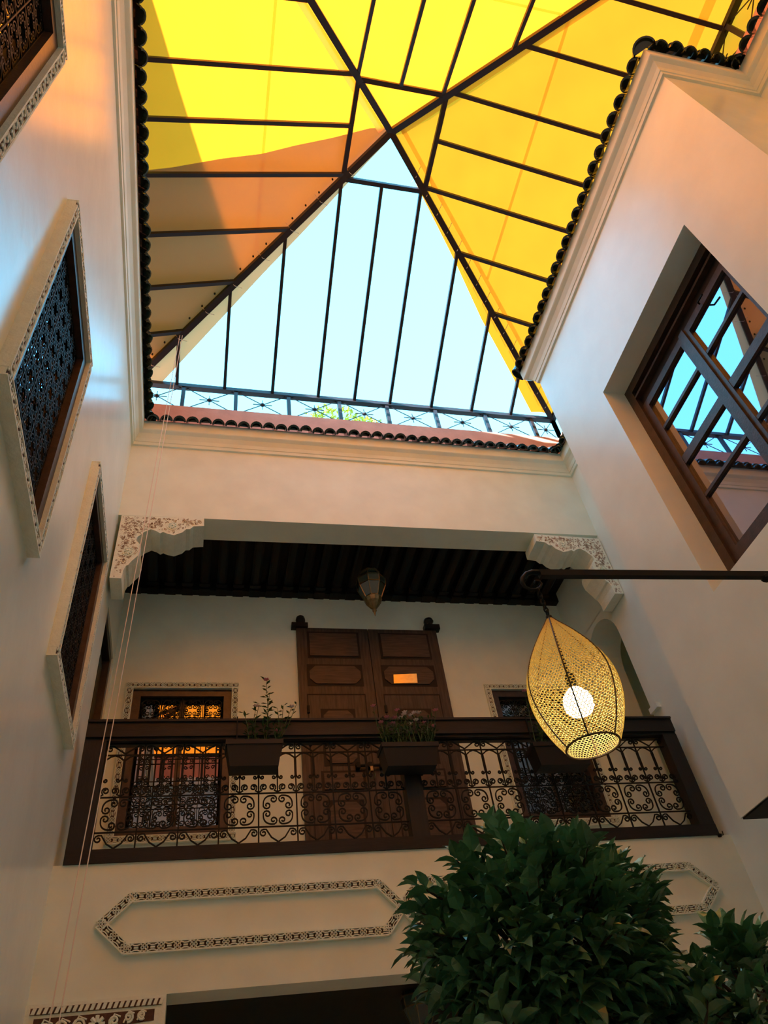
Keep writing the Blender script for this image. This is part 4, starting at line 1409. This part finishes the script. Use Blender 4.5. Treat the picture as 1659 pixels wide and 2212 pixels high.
for px, py, c in ((807, 1527, PETAL), (858, 1536, PETAL), (836, 1551, PETAL), (853, 1552, PETAL), (866, 1552, PETALW), (875, 1540, PETALW), (873, 1545, PETALW), (888, 1547, PETALW), (895, 1541, PETALW), (905, 1541, PETALW), (899, 1557, PETALW), (887, 1565, PETALW), (849, 1564, PETAL), (916, 1563, PETAL), (941, 1536, PETAL), (936, 1570, PETAL), (823, 1562, PETAL)):
    stem2(px, py, 6, .04, None, c)
t3, stem3, rn, bb = flower_box(1150, 1272, 1602, 1648, 'planter with thin stems half hidden behind the woven lamp', 2, 13)
for px, py, c in ((1133, 1494, PETAL), (1148, 1510, None), (1155, 1535, None), (1165, 1560, None), (1175, 1575, None), (1190, 1585, None), (1215, 1560, None), (1240, 1565, None)):
    stem3(px, py, 12, .055, None, c)

# ------------------------------------------------------------------ ficus tree in the courtyard
tx, ty = 0.99, 2.22
ft = thing('ficus_tree', 'dense clipped ficus tree with glossy dark leaves in the foreground', 'tree', (tx, ty, 0))
rnd = random.Random(21)
pot = MB().lathe([(0.16, 0.0), (0.24, 0.36), (0.26, 0.37), (0.26, 0.42), (0.225, 0.42), (0.22, 0.36)], tx, ty, 20)
pot.build('pot', POT, ft)
MB().tube([(tx, ty, .36), (tx + .02, ty + .01, 1.0), (tx - .015, ty, 1.5), (tx + .01, ty, 1.95)], [.04, .033, .03, .026], 8).build('trunk', BARK, ft, smooth=True)
lm = MB()
def big_leaf_mesh():
    mb = MB()
    st = [(0, 0.0, 0), (.12, .012, .002), (.35, .5, .006), (.6, .46, .004), (.82, .26, -.006), (1.0, 0.0, -.02)]
    L = 0.082
    w = 0.043
    mid = []
    for t, q, z in st:
        mid.append((t * L, 0, z * L * 2 - 0.0))
    n = len(st)
    for i, (t, q, z) in enumerate(st):
        mb.v.append(Vector((t * L, 0, z * .8 - .003 * (0 < i < n - 1))))
    for sgn in (1, -1):
        for i in range(1, n - 1):
            mb.v.append(Vector((st[i][0] * L, sgn * st[i][1] * w, st[i][2] * .8 + .004)))
    k = n - 2
    for s_, o_ in ((1, n), (-1, n + k)):
        f = []
        f.append((0, 1, o_)); 
        for i in range(k - 1): f.append((1 + i, 2 + i, o_ + i + 1, o_ + i))
        f.append((k, n - 1, o_ + k - 1))
        for q in f: mb.f.append(q if s_ > 0 else tuple(reversed(q)))
    return mb
LMB = big_leaf_mesh()
LME = LMB.mesh('leaf', LEAF, smooth=False)
leaves = []
def add_leaf(pos, direction, roll, sc):
    q = direction.to_track_quat('X', 'Z').to_matrix()
    M = q @ Matrix.Rotation(roll, 3, 'X') @ Matrix.Scale(sc, 3)
    leaves.append((pos, M))
def sprig(base, tip, n, sc, woody=None):
    ax = (tip - base)
    for i in range(n):
        t = .25 + .75 * (i + 1) / n
        p = base + ax * t
        a = i * 2.39996 + rnd.uniform(-.3, .3)
        u = ax.normalized()
        o1 = u.orthogonal().normalized(); o2 = u.cross(o1)
        spread = 1.1 - .55 * t
        d_ = (u * (.55 + .5 * t) + (o1 * math.cos(a) + o2 * math.sin(a)) * spread + Vector((0, 0, .1)))
        add_leaf(p, d_.normalized(), rnd.uniform(-.5, .5), sc * rnd.uniform(.75, 1.15))
    if woody is not None: woody.tube([base, tip], [.005, .0025], 4)
twigs = MB()
CC = Vector((tx - .01, ty, 2.13))
RX, RY, RZ_ = 0.345, 0.34, 0.305
for i in range(420):
    # points on an upper ellipsoid, denser outside
    z = rnd.uniform(-1.0, 1.0)
    a = rnd.uniform(0, 2 * math.pi)
    rr_ = math.sqrt(max(0, 1 - z * z))
    lump = 1.0 + .10 * math.sin(3 * a + 1) + .07 * math.sin(5 * z + 2 * a)
    nrm = Vector((rr_ * math.cos(a), rr_ * math.sin(a), z))
    tip = CC + Vector((nrm.x * RX, nrm.y * RY, nrm.z * RZ_)) * lump * rnd.choice((1, 1, .75)) * rnd.uniform(.86, 1.04)
    base = CC + (tip - CC) * rnd.uniform(.55, .72) + Vector((0, 0, -.03))
    sprig(base, tip, 7, 1.0, twigs)
for px, py, yy in ((868, 1893, 2.15), (862, 2052, 2.15), (885, 2068, 2.1), (1050, 1768, 2.25), (1070, 1775, 2.2), (1405, 1870, 2.25), (1440, 1952, 2.2), (1445, 1900, 2.25), (1440, 2040, 2.2), (1290, 1815, 2.25), (1215, 1812, 2.25), (960, 1830, 2.2), (985, 1845, 2.2), (1330, 1835, 2.2), (1150, 1800, 2.25), (875, 1960, 2.2), (1430, 1985, 2.15), (1000, 1815, 2.25), (1100, 1790, 2.25), (1370, 1850, 2.2), (900, 2010, 2.1), (1420, 1945, 2.3), (1255, 1805, 2.15)):
    tip = at(px, py, Y=yy)
    tip = CC + (tip - CC) * .88
    base = CC + (tip - CC) * .62
    sprig(base, tip, 9, 1.05, twigs)
# side branch on the right
C2 = Vector((1.56, 2.18, 1.93))
for i in range(70):
    z = rnd.uniform(-.7, 1.0); a = rnd.uniform(0, 2 * math.pi); rr_ = math.sqrt(max(0, 1 - z * z))
    tip = C2 + Vector((rr_ * math.cos(a) * .30, rr_ * math.sin(a) * .24, z * .16)) * rnd.uniform(.8, 1.05)
    base = C2 + (tip - C2) * .55 + Vector((0, 0, -.03))
    sprig(base, tip, 6, .95, twigs)
for px, py, yy in ((1522, 1978, 2.15), (1562, 1990, 2.15), (1610, 1995, 2.1), (1650, 2000, 2.1), (1590, 2030, 2.1), (1480, 2060, 2.1), (1540, 2035, 2.1), (1500, 2100, 2.0), (1630, 2040, 2.05)):
    tip = at(px, py, Y=yy)
    tip = C2 + (tip - C2) * .85
    base = C2 + (tip - C2) * .5
    sprig(base, tip, 9, 1.0, twigs)
# lower fill
for i in range(60):
    tip = at(rnd.uniform(1000, 1659), rnd.uniform(2100, 2240), Y=rnd.uniform(1.95, 2.3))
    sprig(tip + Vector((rnd.uniform(-.08, .08), .05, -.10)), tip, 6, 1.0, twigs)
limb = MB().tube([(tx, ty, 1.55), (tx + .25, ty - .02, 1.72), (C2.x, C2.y, C2.z - .05)], [.018, .014, .008], 6)
limb.build('limb', BARK, ft, smooth=True)
twigs.build('twigs', BARK, ft, kind='stuff')
# the 300 that show largest are single leaves, the rest one mesh
leaves.sort(key=lambda L: (L[0] - EYE).length * (1.0 if L[0].z > 1.95 else 1.6))
vis = []
for i, (p, M) in enumerate(leaves):
    vis.append((p, M))
for p, M in vis[:300]:
    o = bpy.data.objects.new('leaf', LME)
    C.objects.link(o)
    o.parent = ft
    o.matrix_basis = Matrix.Translation(p - Vector(ft.location)) @ M.to_4x4()
rest = MB()
for p, M in vis[300:]:
    n0 = len(rest.v)
    rest.v += [p + M @ v for v in LMB.v]
    rest.f += [tuple(n0 + k for k in f) for f in LMB.f]
rest.build('foliage', LEAF, ft, kind='stuff')

# ------------------------------------------------------------------ shrub on the terrace beyond the far grille
sb = at(745, 890, Y=6.9)
sh = thing('terrace_shrub', 'yellow green shrub on the terrace seen through the far grille', 'shrub', (sb.x, 6.9, ZT + .06))
MB().lathe([(0.16, ZT + .06), (0.22, ZT + .40), (0.20, ZT + .40)], sb.x, 6.9, 14).build('pot', POT, sh)
MB().tube([(sb.x, 6.9, ZT + .38), (sb.x + .02, 6.9, 10.5)], [.03, .015], 6).build('stem', BARK, sh)
lf = MB()
rnd = random.Random(5)
for i in range(1000):
    a = rnd.uniform(0, 6.28); q = rnd.random() ** .5
    top = 10.84 + .10 * math.sin(a * 2) - .25 * q * q
    p = Vector((sb.x + .78 * q * math.cos(a), 6.9 + .3 * q * math.sin(a), rnd.uniform(10.05, top)))
    small_leaf(lf, p, Vector((rnd.uniform(-1, 1), rnd.uniform(-1, 1), rnd.uniform(-.2, 1))), Vector((0, 0, 1)), .10, .035)
lf.build('foliage', LEAF3, sh, kind='stuff')
